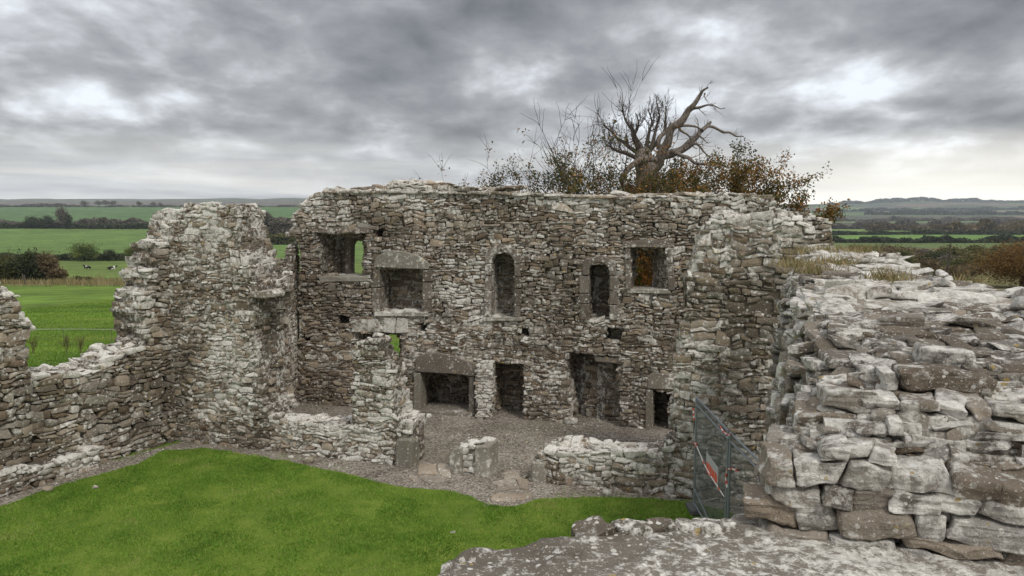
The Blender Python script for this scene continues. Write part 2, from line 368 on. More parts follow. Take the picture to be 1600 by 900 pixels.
plain('tape_white', (.8, .78, .75)); plain('cow_black', (.02, .02, .022)); plain('cow_white', (.7, .68, .62)); plain('wood_post', (.12, .10, .08), .9)
plain('rubber_block', (.12, .12, .12), .9)
# ------------------------------------------------------------------ setting: terrain
LEFT = [(28, 0), (30, 0.0)] + [(d_, CAMH-d_*(py-325)/1200) for d_, py in ((130, 441), (350, 406), (600, 378), (900, 357), (1500, 337), (2200, 323.5), (2700, 330), (4500, 322), (7000, 309), (7300, 309))]
RIGHT = [(28, 0), (30, 0.0)] + [(d_, CAMH-d_*(py-325)/1200) for d_, py in ((130, 445), (350, 405), (700, 379), (1000, 367), (1500, 358), (2500, 346), (4500, 331), (7000, 316), (7300, 316))]
def terrain_z(x, y):
    x = np.asarray(x, float); y = np.asarray(y, float)
    l = np.interp(y, *zip(*LEFT)); r = np.interp(y, *zip(*RIGHT)); t = np.clip((x/np.maximum(y, 1)+.1)/.4, 0, 1); t = t*t*(3-2*t)
    z = l*(1-t)+r*t
    far = np.clip((y-3500)/3000, 0, 1); z = z+far*(22*vnoise(np.stack([x/900, x*0, x*0], -1), 4)+9*vnoise(np.stack([x/260, y/600, x*0], -1), 5))
    mid = np.clip((y-60)/200, 0, 1)*np.clip((2000-y)/1000, 0, 1); z = z+mid*.9*vnoise(np.stack([x/90, y/120, x*0], -1), 6)
    return z
ys = np.concatenate([np.linspace(-25, 26, 12), 30*np.exp(np.linspace(0, math.log(7300/30), 330))]); ts = np.linspace(-1.05, 1.05, 460)
Y, T_ = np.meshgrid(ys, ts, indexing='ij'); X = T_*(Y+45); Z = terrain_z(X, Y)
def patch(x, y, cell, seed):
    """patchwork of fields: jittered cells, each with one value"""
    a = x+cell*.35*vnoise(np.stack([x/cell*.4, y/cell*.4, x*0], -1), seed); b_ = y+cell*.5*vnoise(np.stack([x/cell*.4, y/cell*.4, x*0+9], -1), seed+1)
    i, j = np.floor(a/cell).astype(int), np.floor(b_/(cell*1.6)).astype(int)
    h = (i*7919+j*104729+seed*31) & 0xffff; h = (h*40503 >> 3) & 0xff
    edge = np.minimum(np.minimum(a/cell-i, 1-(a/cell-i)), np.minimum(b_/(cell*1.6)-j, 1-(b_/(cell*1.6)-j)))
    return h/255.0, edge
colr = np.zeros(X.shape+(3,)); lefts = (X < -.0*Y)
gnear = np.array([.115, .19, .025]); g1 = np.array([.115, .165, .035]); g2 = np.array([.11, .18, .04]); g3 = np.array([.085, .155, .05])
rough_ = np.array([.13, .12, .045])
colr[:] = gnear
for lo, hi, c in ((125, 350, g1), (350, 900, g2), (900, 2300, g3)): colr[(Y > lo) & (Y <= hi)] = c
colr[(Y > 120) & (Y < 133)] = (.17, .15, .06)
rt = ~lefts
colr[rt & (Y > 110) & (Y < 520)] = rough_
for lo, hi, c in ((520, 700, (.10, .14, .04)), (700, 990, (.12, .21, .045)), (990, 1030, (.03, .035, .015)), (1030, 1500, (.14, .21, .05)), (1500, 2600, (.07, .065, .035))): colr[rt & (Y > lo) & (Y <= hi)] = c
hv, ed = patch(X, Y, 520, 3); far = Y > 2300
pal = np.array([(.06, .10, .035), (.08, .13, .04), (.12, .11, .06), (.05, .075, .03), (.10, .15, .05), (.13, .10, .065), (.065, .07, .04)])
fc = 1.45*pal[(hv*6.99).astype(int)]; fc = np.where((ed < .05)[..., None], np.array([.025, .03, .02]), fc)
far2 = far & (~lefts | (Y > 2700)); colr[far2] = fc[far2]
moor = far & lefts & (Y > 4800); colr[moor] = (.12, .105, .07)
moor2 = (Y > 6000) & lefts; colr[moor2] = (.10, .12, .06)
dkz = (Y > 2300) & (Y < 2750) & lefts; colr[dkz] = (.04, .05, .03)
# mown stripes, tussocks and wetter hollows in the near fields
tv = 1+.25*fbm(np.stack([X/14, Y/5, X*0], -1), 3, 8)*np.clip((Y-28)/20, 0, 1)+.10*fbm(np.stack([X/60, Y/60, X*0], -1), 2, 11); colr *= tv[..., None]
nr, nc = X.shape; ii = np.arange(nr*nc).reshape(nr, nc)
F = np.stack([ii[:-1, :-1], ii[:-1, 1:], ii[1:, 1:], ii[1:, :-1]], -1).reshape(-1, 4)
m, b, p = newmat('fields'); P = pos(b); at_ = b.n('ShaderNodeAttribute', attribute_name='tint').outputs['Color']
nz = b.noise(b.n('ShaderNodeMapping', {0: P, 3: (1, .5, 1)}).outputs[0], .35, 7, .65); fr = b.ramp(nz, [(.35, .72), (.65, 1.3)])
nz2 = b.noise(P, 4, 5, .7); fr2 = b.ramp(nz2, [(.35, .8), (.65, 1.2)])
v1 = b.n('ShaderNodeVectorMath', {0: at_, 1: fr}, operation='MULTIPLY').outputs[0]; v2 = b.n('ShaderNodeVectorMath', {0: v1, 1: fr2}, operation='MULTIPLY').outputs[0]
setc(b, p, v2, nz2, .08)
tag(mk('ground', np.stack([X, Y, Z], -1).reshape(-1, 3), F, m, colr.reshape(-1, 3), smooth=True), kind='structure')
# gravel floor of the ruined room and the path along its walls
gl = [G(287, 690), G(-160, 812), G(-160, 1300), G(1700, 1300), (9.5, 12, 0), (9.5, 21, 0), G(1240, 640), G(1030, 655), G(470, 618), G(420, 640)]
def sheet(name, pts, z, mat, kind='structure', wob=0, seed=0, n=14):
    P = [np.array(q[:2], float) for q in pts]; D = []
    for i in range(len(P)):
        a, c = P[i], P[(i+1) % len(P)]
        for k in range(n): D.append(a+(c-a)*k/n)
    D = np.array(D)
    if wob: D += wob*np.stack([fbm(np.c_[D*1.7, D[:, :1]*0], 3, seed), fbm(np.c_[D*1.7, D[:, :1]*0+5], 3, seed+1)], 1)
    tr = tessellate_polygon([[Vector((x, y, 0)) for x, y in D]])
    return mk(name, np.c_[D, np.full(len(D), z)], np.array(tr), mat)
fl = sheet('gravel_floor', gl, .012, M['gravel']); tag(fl, kind='structure')
lawn_px = [(-170, 840), (-60, 812), (60, 772), (150, 745), (215, 726), (255, 706), (320, 701), (400, 714), (480, 727), (545, 744), (620, 762), (700, 768), (738, 775), (762, 792), (800, 792), (850, 780), (920, 778), (1000, 780), (1060, 784), (1120, 796), (1180, 815), (1300, 960), (1300, 1400), (200, 1500), (-700, 1300)]
LAWN = [G(*q) for q in lawn_px]
la = sheet('lawn', LAWN, .024, M['lawn'], wob=.10, seed=4, n=8); tag(la, kind='structure')
# ------------------------------------------------------------------ the ruin
# back wall of the range
W1 = Wall(G(467, 629), G(1030, 671))
T1 = 1.35
sil = W1.poly([(467, 700), (467, 378), (462, 372), (446, 368), (455, 352), (458, 335), (470, 318), (484, 306), (500, 303), (506, 295), (556, 295), (572, 291), (600, 296), (604, 288), (640, 284), (665, 288), (680, 294), (735, 293), (760, 297), (800, 304), (870, 306), (960, 309), (1000, 305), (1040, 307), (1100, 305), (1185, 306), (1212, 312), (1222, 330), (1300, 345), (1320, 700)])
def rect(W, x0, y0, x1, y1, w=0.0):
    a = W.uv(x0, y1, w); c = W.uv(x1, y0, w); return a[0], c[0], a[1], c[1]
win_f = rect(W1, 499, 364, 571, 431); win_b = rect(W1, 548, 374, 571, 431, T1)
fire_up = rect(W1, 593, 421, 659, 486); niche = rect(W1, 768, 394, 803, 495); arch2 = rect(W1, 920, 410, 952, 498)
win3_f = rect(W1, 985, 387, 1043, 452); win3_b = rect(W1, 995, 388, 1021, 449, T1)
low_f = rect(W1, 556, 520, 628, 604); low_b = rect(W1, 609, 521, 630, 577, T1)
fire_lo = rect(W1, 657, 583, 733, 641); door1 = rect(W1, 771, 568, 818, 652); door2 = rect(W1, 893, 556, 967, 662); door3 = rect(W1, 1020, 609, 1046, 671)
holes = [rect(W1, 589, 357, 600, 372), rect(W1, 530, 492, 545, 506), rect(W1, 656, 505, 668, 517), rect(W1, 813, 515, 825, 524), rect(W1, 948, 514, 972, 531), rect(W1, 476, 525, 484, 533)]
vset = W1.uv(900, 506)[1]
def splay(u, v, w, f, bk, T):
    k = np.clip(w/T, 0, 1); a = [f[i]+(bk[i]-f[i])*k for i in range(4)]; return a
def wall1(u, v, w):
    jx = .04*vnoise(np.stack([u*3, v*3, w*3], -1), 2)
    s = pip(u+jx, v+jx, sil) & (w < T1)
    low = (v < vset) | ((v < vset+.02))
    s &= np.where(v < vset, w > -.07, w > 0)
    # left window, splayed to an arched light
    k = np.clip(w/T1, 0, 1); a = [win_f[i]+(win_b[i]-win_f[i])*k for i in range(4)]
    inn = box_in(u, v, a[0], a[1], a[2], a[3]); mid = (win_b[0]+win_b[1])/2; hw = (win_b[1]-win_b[0])/2; spr = win_b[3]-hw
    arch = box_in(u, v, win_b[0], win_b[1], win_b[2]-.02, spr) | (((u-mid)**2+(v-spr)**2 < hw**2) & (v >= spr-.01))
    s &= ~np.where(w < T1-.25, inn, arch)
    s &= ~(box_in(u, v, *fire_up) & (w < .81))
    s &= ~(box_in(u, v, *niche) & (w < .81))
    hw2 = (arch2[1]-arch2[0])/2; m2 = (arch2[0]+arch2[1])/2; sp2 = arch2[3]-hw2
    s &= ~((box_in(u, v, arch2[0], arch2[1], arch2[2], sp2) | (((u-m2)**2+(v-sp2)**2 < hw2**2) & (v > sp2-.02))) & (w < 1.10))
    a = [win3_f[i]+(win3_b[i]-win3_f[i])*np.clip(w/(T1-.3), 0, 1) for i in range(4)]
    s &= ~box_in(u, v, *a)
    a = [low_f[i]+(low_b[i]-low_f[i])*np.clip(w/(T1-.3), 0, 1) for i in range(4)]
    s &= ~box_in(u, v, *a)
    s &= ~(box_in(u, v, *fire_lo) & (w < 1.10) & (v < fire_lo[3]-.0))
    s &= ~(box_in(u, v, door1[0], door1[1], -1, door1[3]) & (w < 1.10))
    jj = .10*vnoise(np.stack([u*0, v*2.2, w*0], -1), 6)
    s &= ~(box_in(u+jj, v, door2[0], door2[1], -1, door2[3]) & (w < 1.05-(u-door2[0])/(door2[1]-door2[0])*.6))
    s &= ~(box_in(u, v, door3[0], door3[1], -1, door3[3]) & (w < 1.10))
    for h in holes: s &= ~(box_in(u, v, *h) & (w < .5))
    return s
LU = W1.uv(1320, 500)[0]
def lichW1(u, v): return -.03-.13*np.clip((4.6-u)/3, 0, 1)*np.clip((4.7-v)/1.5, 0, 1)+.09*np.exp(-((u-5.5)/2.6)**2-((v-4.0)/.9)**2)+.08*np.exp(-((u-9.5)/2.2)**2-((v-2.6)/1.6)**2)+.05*(v > 6.3)-.05*np.exp(-((u-4)/2.5)**2-((v-6)/.6)**2)
back = masonry('ruined_wall', W1, fill(W1, wall1, (-.8, LU), (0, 7.6), (-.07, T1), sw=.205, sh=.108, seed=11, shel=.24, warp=1.35, jit=.27, lich=lichW1, dl=.29), core(W1, wall1, (-.8, LU), (0, 7.6), (-.07, T1), st=.08))
tag(back, 'long two storey back wall of the ruin pierced by fireplaces, niches and doorways', 'wall', 'standing walls of the ruin', 'thing')
def fitted(name, pts, w0, w1, mat='dressed', label=None, seed=0, par=back, W=W1, bev=.02):
    o = prism(name, W, pts, w0-.075 if W is W1 else w0, w1, M[mat], par, seed=seed, bev=bev)
    if label: o['label'] = label
    return o
def jointed(x0, x1, y0, y1, n, seed):
    r = random.Random(seed); cuts = sorted([y0, y1]+[y0+(y1-y0)*(i+r.uniform(-.25, .25))/n for i in range(1, n)])
    for i in range(n):
        o = r.uniform(-2.0, 1.2); a, c = (x0+o, x1) if x0 < 0.5*(x0+x1) and seed % 10 == 0 else (x0, x1-o)
        fitted('jamb_block', [(a, cuts[i+1]-.7), (a+r.uniform(-1, 1), cuts[i]+.3), (c, cuts[i]+.3), (c, cuts[i+1]-.7)], -.06+r.uniform(-.015, .015), .3, seed=seed+i, bev=.015)
# upper fireplace
fitted('lintel', [(584, 418), (586, 404), (598, 395), (612, 391), (636, 394), (656, 401), (668, 410), (669, 421)], -.10, .32, 'dressed_pale', label='curved stone hood over the upper fireplace', seed=1)
jointed(582, 592.5, 420, 488, 2, 80); jointed(659.5, 674, 422, 489, 3, 85)
fitted('sill', [(585, 487), (668, 488), (670, 495), (584, 494)], -.10, .6, 'dressed_pale', seed=4)
# left window: flat inner lintel and arched light
fitted('lintel', [(494, 364), (494, 357), (560, 353), (578, 355), (578, 364)], .0, .55, seed=5)
fitted('sill', [(497, 432), (572, 432), (580, 440), (500, 441)], -.03, 1.0, 'dressed_pale', seed=6)
ai = [(559.5+10.8*math.cos(a), 385-10.8*math.sin(a)) for a in np.linspace(0, math.pi, 11)]
prism('light_surround', W1, [(571, 432), (571, 385)]+ai[1:-1]+[(548.5, 385), (548.5, 432), (538, 432), (538, 362), (582, 362), (582, 432)], T1-.42, T1-.12, M['dressed'], back, seed=50)
# tall niche with a pointed head
fitted('niche_surround', [(757, 412), (767.5, 412), (767.5, 407), (771, 399), (778, 394), (782, 389), (787, 394), (797, 399), (803, 407), (803.5, 412), (812, 412), (812, 400), (803, 388), (783, 381), (765, 387), (757, 400)], -.07, .28, seed=7)
jointed(757, 767.5, 412, 496, 4, 60); jointed(803.5, 812, 412, 496, 4, 65)
fitted('sill', [(755, 496), (814, 496), (815, 502), (754, 502)], -.09, .5, 'dressed_pale', seed=8)
# round headed doorway
ar = [(936+16.3*math.cos(a), 426-16.3*math.sin(a)) for a in np.linspace(math.pi, 0, 11)]
fitted('doorway_surround', [(910, 430), (919.7, 430)]+ar+[(952.3, 430), (962, 430), (962, 408), (940, 399), (914, 404), (909, 418)], -.07, .3, seed=9)
jointed(906, 919.7, 431, 501, 3, 70); jointed(952.3, 965, 431, 501, 3, 75)
# right window
jointed(977, 985, 388, 454, 3, 90); jointed(1043.5, 1052, 388, 454, 3, 95)
fitted('lintel', [(972, 387), (972, 377), (1016, 374), (1054, 376), (1054, 387)], -.03, .45, seed=12)
fitted('sill', [(979, 452), (1046, 452), (1049, 459), (979, 459)], -.06, .9, 'dressed_pale', seed=13)
# lower left window lintel of broken slabs
fitted('lintel', [(548, 519), (552, 499), (590, 498), (596, 519)], -.02, .4, 'dressed_pale', seed=14)
fitted('lintel', [(597, 519), (600, 497), (618, 497), (616, 521)], -.05, .4, 'dressed_pale', seed=15)
fitted('lintel', [(617, 521), (620, 496), (638, 498), (636, 520)], -.06, .4, 'dressed_pale', seed=16)
# lower fireplace
fitted('lintel', [(648, 580), (649, 558), (666, 552), (684, 551), (710, 557), (743, 568), (744, 589), (735, 588), (700, 584), (658, 582)], -.10, .35, label='large curved hood stone over the lower fireplace', seed=17)
fitted('jamb', [(646, 583), (657, 583), (657, 641), (645, 641)], -.08, .35, 'dressed_pale', seed=18)
fitted('jamb', [(733, 589), (741, 590), (740, 652), (732, 648)], -.08, .35, seed=19)
fitted('hearth', [(652, 641), (737, 645), (738, 652), (654, 650)], -.16, .94, 'dressed', seed=20)
# doorway heads
fitted('lintel', [(766, 568), (766, 561), (820, 561), (820, 568)], .02, .5, seed=21)
fitted('lintel', [(930, 565), (928, 556), (972, 560), (972, 570)], .04, .5, seed=24)
fitted('lintel', [(1011, 608), (1012, 588), (1020, 582), (1054, 586), (1056, 609)], -.05, .4, seed=22, label='single block lintel over the small doorway')
fitted('jamb', [(1009, 610), (1020, 610), (1020, 673), (1008, 673)], -.05, .35, seed=23)
# rubble pier standing between the lower fireplace and the doorway
Wp = W1
pier_sil = W1.poly([(744, 672), (741, 600), (745, 568), (757, 566), (772, 568), (771, 600), (768, 672)], -.35)
def pier(u, v, w): return pip(u, v, pier_sil) & (w > -.38) & (w < .0)
pr_ = pier_sil; pu = [q[0] for q in pr_]
pj = masonry('pier', W1, fill(W1, pier, (min(pu), max(pu)), (0, 2.6), (-.38, 0), sw=.2, sh=.1, dl=.19, seed=12, lich=.15), core(W1, pier, (min(pu), max(pu)), (0, 2.6), (-.38, 0), st=.07, er=.05), parent=back)

cr = np.random.default_rng(77); a0, a1 = W1.uv(506, 300)[0], W1.uv(975, 300)[0]; cu = []; u = a0
while u < a1: l = cr.uniform(.35, .8); cu.append((u+l/2, l/2)); u += l
cu = np.array(cu); cvv = np.array([np.interp(q, [W1.uv(px, 300)[0] for px in (506, 620, 760, 975)], [W1.uv(506, 300)[1], W1.uv(620, 300)[1], W1.uv(760, 302)[1], W1.uv(975, 309)[1]]) for q in cu[:, 0]])
V, F, c = stones(np.stack([cu[:, 0], cvv, np.full(len(cu), .12)], 1), np.stack([cu[:, 1]*.97, np.full(len(cu), .04), np.full(len(cu), .30)], 1), cr, n=5, k=12, jit=.12, rot=.012, rough=.12); c[:, 2] = .03
cp_ = mk('coping', W1.world(V), F[:, ::-1] if W1.flip() else F, M['stone'], c, parent=back)
def slabs_on(name, x0, x1, y0, y1, n, seed):
    r = np.random.default_rng(seed); Cn = []; S = []
    for i in range(n):
        px = r.uniform(x0, x1); py = r.uniform(y0, y1); u_, v_ = W1.uv(px, py); Cn.append((u_, v_, r.uniform(.1, .9))); S.append((r.uniform(.18, .5), r.uniform(.03, .07), r.uniform(.15, .35)))
    V, F, c = stones(np.array(Cn), np.array(S), r, n=5, k=9, jit=.3, rot=.06, rough=.2); c[:, 2] = -.02
    return mk(name, W1.world(V), F[:, ::-1] if W1.flip() else F, M['stone'], c, parent=back)
slabs_on('capping', 606, 680, 284, 296, 26, 1); slabs_on('capping', 560, 800, 292, 299, 34, 2); slabs_on('capping', 840, 1200, 304, 309, 24, 3)
# front wall line of the range: W2
W2 = Wall(G(285, 690), G(1090, 783))
T2 = 1.3
PA = W2.poly([(262, 760), (262, 345), (268, 330), (290, 320), (330, 319), (358, 320), (364, 328), (368, 345), (372, 365), (373, 385), (382, 402), (392, 410), (394, 435), (406, 448), (412, 460), (404, 472), (403, 500), (401, 520), (404, 560), (408, 600), (414, 636), (426, 654), (470, 660), (510, 662), (548, 668), (548, 640), (549, 600), (552, 560), (556, 532), (575, 528), (600, 530), (602, 545), (612, 570), (613, 600), (616, 630), (624, 652), (640, 660), (643, 668), (643, 800)])
VT = W2.uv(500, 661)[1]
uB0 = W2.uv(546, 600)[0]; vB = W2.uv(570, 530)[1]
def wallA(u, v, w):
    j = .05*vnoise(np.stack([u*2.5, v*2.5, w*2.5], -1), 3)
    # the broken right end steps back unevenly through the thickness
    s = pip(u+j, v+j, PA) & (w > 0) & (w < np.where(v > VT, T2, .95))
    s &= ~((u > uB0) & (v > VT+.05) & (w > .50+.45*np.clip((vB-v)/1.5, 0, 1)))
    return s
uA = (-.5, W2.uv(645, 700)[0])
A = masonry('ruined_wall', W2, fill(W2, wallA, uA, (0, 6.7), (0, T2), sw=.22, sh=.115, warp=1.3, jit=.27, seed=21, lich=lambda u, v: .04+.08*(u > 3.6)-.06*np.clip((5.5-v)/.1, 0, 1)*(u < 1)-.08*np.clip((.8-v)/.4, 0, 1), dl=.28), core(W2, wallA, uA, (0, 6.7), (0, T2), st=.08))
prism('through_stone', W2, [(388, 465), (389, 456), (425, 453), (431, 458), (430, 465), (410, 467)], -.10, .35, M['stone'], A, seed=35, bev=.03)
tag(A, 'tall broken pillar of front wall with low sill wall and narrow stub beside the lawn', 'wall', 'standing walls of the ruin', 'thing')
prism('jamb_stone', W2, [(617, 739), (617, 690), (622, 686), (640, 686), (644, 690), (643, 741)], -.10, .35, M['dressed_pale'], A, seed=31, bev=.06)
# free stub between the two gaps
PC = W2.poly([(702, 780), (703, 712), (711, 700), (740, 692), (760, 690), (764, 700), (766, 780)])
def stubC(u, v, w): return pip(u, v, PC) & (w > 0.04) & (w < .66)
uC = (min(q[0] for q in PC), max(q[0] for q in PC))
Cw = masonry('wall_stub', W2, fill(W2, stubC, uC, (0, 1.3), (0.04, .66), sw=.2, sh=.10, dl=.3, seed=22, lich=.2), core(W2, stubC, uC, (0, 1.3), (0.04, .66), st=.08, er=.06))
tag(Cw, 'short free standing stub with two upright jamb slabs between the two doorway gaps', 'wall', 'standing walls of the ruin', 'thing')
prism('jamb_stone', W2, [(701, 752), (702, 712), (708, 702), (722, 698), (722, 754)], -.03, .62, M['dressed_pale'], Cw, seed=32, bev=.035)
prism('jamb_stone', W2, [(741, 757), (741, 697), (764, 697), (766, 758)], -.05, .62, M['dressed_pale'], Cw, seed=33, bev=.035)
# right part: low wall running into the tall block
PE = W2.poly([(829, 840), (829, 722), (832, 716), (845, 708), (848, 703), (880, 701), (940, 704), (1000, 707), (1030, 702), (1040, 692), (1052, 680), (1048, 665), (1044, 645), (1052, 620), (1050, 585), (1056, 550), (1060, 520), (1070, 500), (1072, 470), (1066, 440), (1076, 425), (1084, 400), (1090, 372), (1102, 350), (1118, 336), (1150, 336), (1180, 334), (1210, 338), (1240, 337), (1262, 343), (1276, 352), (1282, 375), (1300, 395), (1420, 410), (1420, 860)])
vE = W2.uv(1000, 700)[1]
def wallE(u, v, w):
    j = .05*vnoise(np.stack([u*2.5, v*2.5, w*2.5], -1), 5)
    s = pip(u+j+.10*w*(v > vE+.1), v+j, PE) & (w > 0) & (w < np.where(v > vE+.3, 1.3, .8))
    return s
uE = (W2.uv(829, 760)[0], W2.uv(1420, 500)[0])
u_e = W2.uv(1050, 600)[0]
E = masonry('ruined_wall', W2, fill(W2, wallE, uE, (0, 6.8), (0, 1.3), sw=.25, sh=.14, warp=1.3, jit=.27, seed=23, lich=lambda u, v: np.where(u < u_e+1.3, .0, -.07)*np.clip((u_e+2.2-u)/1.0, 0, 1)*1.0-.05*np.clip((u-u_e-1.0), 0, 1)+.09*(v > 6.0), dl=.30), core(W2, wallE, uE, (0, 6.8), (0, 1.3), st=.08))
tag(E, 'high lichened wall block with a low wall running left from it', 'wall', 'standing walls of the ruin', 'thing')
prism('jamb_stone', W2, [(829, 769), (828, 722), (852, 722), (853, 770)], -.05, .45, M['dressed_pale'], E, seed=34, bev=.035)
# end wall of the room, broken down to half height
pA = W2.world(np.array([-.1+2.2, 0, T2-.1]))
W3 = Wall(G(468, 628), pA, away=(-1, 0))
c3 = W3.uv
P3 = [(-.7, -1), (-.7, 5.45), (0.0, 5.3), (.3, 4.95), (.6, 4.6), (1.1, 4.4), (2.0, 4.25), (3.2, 4.1), (W3.L+.1, 4.0), (W3.L+.1, -1)]
def wall3(u, v, w): return pip(u+.05*vnoise(np.stack([u*3, v*3, w*3], -1), 1), v+np.clip(w-.1, 0, 1)*1.7*np.clip((1.3-u)/1.3, 0, 1), P3) & (w > 0) & (w < 1.0)
E3 = masonry('ruined_wall', W3, fill(W3, wall3, (-.7, W3.L+.1), (0, 6.8), (0, 1.0), sw=.22, sh=.115, warp=1.3, seed=24, lich=-.03), core(W3, wall3, (-.7, W3.L+.1), (0, 6.8), (0, 1.0)))
tag(E3, 'half fallen end wall closing the left side of the room behind the tall pillar', 'wall', 'standing walls of the ruin', 'thing')
# left curtain wall along the lawn, with plinth
gA, gB = G(284, 684), G(0, 769); dv = (gB-gA)/np.linalg.norm(gB-gA)
W4 = Wall(gB+dv*2.6, gA, away=(-1, 0)); T4 = 1.1
P4 = W4.poly([(-150, 420), (-60, 432), (0, 449), (12, 452), (24, 462), (30, 482), (43, 498), (46, 515), (38, 528), (46, 545), (42, 570), (50, 584), (72, 580), (95, 583), (112, 575), (128, 580), (150, 566), (168, 556), (180, 548), (216, 540), (222, 528), (213, 514), (216, 500), (208, 488), (214, 470), (212, 458), (233, 448), (226, 436), (221, 423), (242, 418), (230, 404), (248, 396), (238, 382), (252, 376), (264, 374), (268, 352), (278, 332), (287, 326)])
P4 = P4+[(W4.L+.9, P4[-1][1]), (W4.L+.9, -1), (P4[0][0], -1)]
def wall4(u, v, w):
    j = .05*vnoise(np.stack([u*2.5, v*2.5, w*2.5], -1), 8)
    pl = .38*np.clip((.62+.05*np.sin(u*3)-v)/.16, 0, 1)*(u < W4.L-2.6)
    return pip(u+j, v+j*.6, P4) & (w > -pl) & (w < T4)
u4 = (P4[0][0], W4.L+.9)
L4 = masonry('ruined_wall', W4, fill(W4, wall4, u4, (0, 7), (-.42, T4), sw=.22, sh=.13, warp=1.3, seed=25, lich=.08, dl=.29, jit=.28), core(W4, wall4, u4, (0, 7), (-.42, T4), st=.08))
tag(L4, 'left boundary wall beside the lawn with a wide breach open to the green field', 'wall', 'standing walls of the ruin', 'thing')
prism('standing_slab', W4, [(259, 548), (258, 510), (264, 502), (276, 504), (280, 520), (279, 548)], -.06, .2, M['dressed'], L4, seed=40, bev=.03)
o = prism('sill', W4, [(120, 632), (125, 622), (165, 616), (178, 622), (170, 634)], -.16, .2, M['dressed_pale'], L4, seed=41, bev=.03)

# near right wall beside the viewer
gF = G(1150, 806, 5.0); U5 = np.array([.956, -.293])
W5 = Wall(gF, gF+np.array([U5[0], U5[1], 0]), away=(0, 1))
def loc(W, P): d_ = np.array(P[:2])-W.O; return float(d_ @ W.U), float(d_ @ W.N)
Lpts = [(.13, -.2), (.17, .3)]+[loc(W5, G(px, py, 5.72)) for px, py in ((1232, 560), (1236, 500), (1230, 450), (1229, 425), (1230, 407), (1248, 395))]
Lpts = sorted(Lpts, key=lambda q: q[1])
Rpts = sorted([loc(W5, G(px, py, 5.80)) for px, py in ((1300, 384), (1350, 391), (1400, 401), (1450, 417), (1500, 433), (1540, 441), (1600, 449), (1680, 470), (1800, 500))], key=lambda q: q[1])
WE = 11.8
def uL(w): return np.interp(w, [q[1] for q in Lpts], [q[0] for q in Lpts])
def uR(w): return np.interp(w, [q[1] for q in Rpts], [q[0] for q in Rpts])
def wall5(u, v, w):
    zt = 5.50+.27*np.clip(w/2.4, 0, 1)**.8+.075*fbm(np.stack([u*1.1, w*1.1, u*0], -1), 2, 9)
    zt = np.where(w > 4, zt+.02, zt)
    fl = .15*np.clip((5.6-v)/.6, 0, 1)-.05+.06*vnoise(np.stack([v*3.1, w*1.4, u*0], -1), 7)
    fr = -.03+.16*np.clip((v-5.1)/.5, 0, 1)+.05*vnoise(np.stack([u*1.8, v*4, w*0], -1), 10)+.5*np.clip(v-5.52, 0, .2)
    edge = zt-.30*np.clip(.25-(u-uL(w)), 0, .25)/.25*.6
    return (u > uL(w)-fl+.02) & (u < np.minimum(uR(w), 5.2)) & (w > fr) & (w < WE) & (v < edge)
def inset(f, d_): return lambda u, v, w: f(u, v, w) & f(u-d_, v, w) & f(u, v+d_, w) & f(u, v, w-d_)
sU = fill(W5, wall5, (-.6, 5.3), (4.86, 6.0), (-.1, .75), sw=.20, sh=.100, dl=.28, seed=38, n=11, jit=.17, rot=.03, lich=lambda u, v: -.02+.10*np.clip((v-5.35)/.15, 0, 1), toprot=.07, wave=.03, shel=.0, k=12, rough=.12, fine=.007, proud=.016, gap=1.01, du=.30, warp=.9, lam=.006, hmax=1.25)
sQ = fill(W5, inset(wall5, .05), (-.6, 5.3), (4.84, 6.0), (-.02, 3.4), sw=.17, sh=.06, dl=.18, seed=39, n=6, jit=.3, rot=.07, lich=.0, toprot=.16, wave=.03, shel=.0, k=9, rough=.18, fine=.004, proud=.03, du=.2)
sT = fill(W5, wall5, (-.6, 5.3), (4.86, 6.0), (.75, 3.2), sw=.26, sh=.065, dl=.26, seed=36, n=9, jit=.26, rot=.04, lich=.035, toprot=.13, wave=.03, shel=.0, k=11, rough=.14, fine=.006, proud=.03, gap=1.0, du=.30, warp=.8, lam=.005)
sP = fill(W5, inset(wall5, .05), (-.6, 5.3), (4.82, 6.0), (-.05, 2.6), sw=.10, sh=.045, dl=.12, seed=35, n=4, jit=.3, rot=.09, lich=-.03, toprot=.2, wave=.02, shel=.0, rough=.2, proud=.02, du=.12)
sM = fill(W5, wall5, (-.6, 5.3), (5.2, 6.0), (3.2, WE), sw=.22, sh=.055, dl=.26, seed=33, n=5, jit=.28, rot=.05, shel=.0, lich=.04, toprot=.14, wave=.04, rough=.16, fine=.004, gap=1.0, warp=.8)
sL = fill(W5, wall5, (-.6, 3.0), (0, 4.9), (0, 3.2), sw=.30, sh=.14, dl=.30, seed=32, n=3, lich=.05)
sK = fill(W5, wall5, (-.6, 3.0), (0, 5.2), (3.2, WE), sw=.30, sh=.14, dl=.30, seed=34, n=3, lich=.05)
c5 = core(W5, wall5, (-.6, 5.3), (0, 6.0), (-.1, WE), st=.06, er=.055)
near = masonry('rubble_wall', W5, join([sU, sT, sQ, sP, sM, sL, sK]), c5, mats=[M['stone_near'], M['mortar_near']])
tag(near, 'thick rubble wall in the right foreground with a broad lichen covered top', 'wall', 'standing walls of the ruin', 'thing')
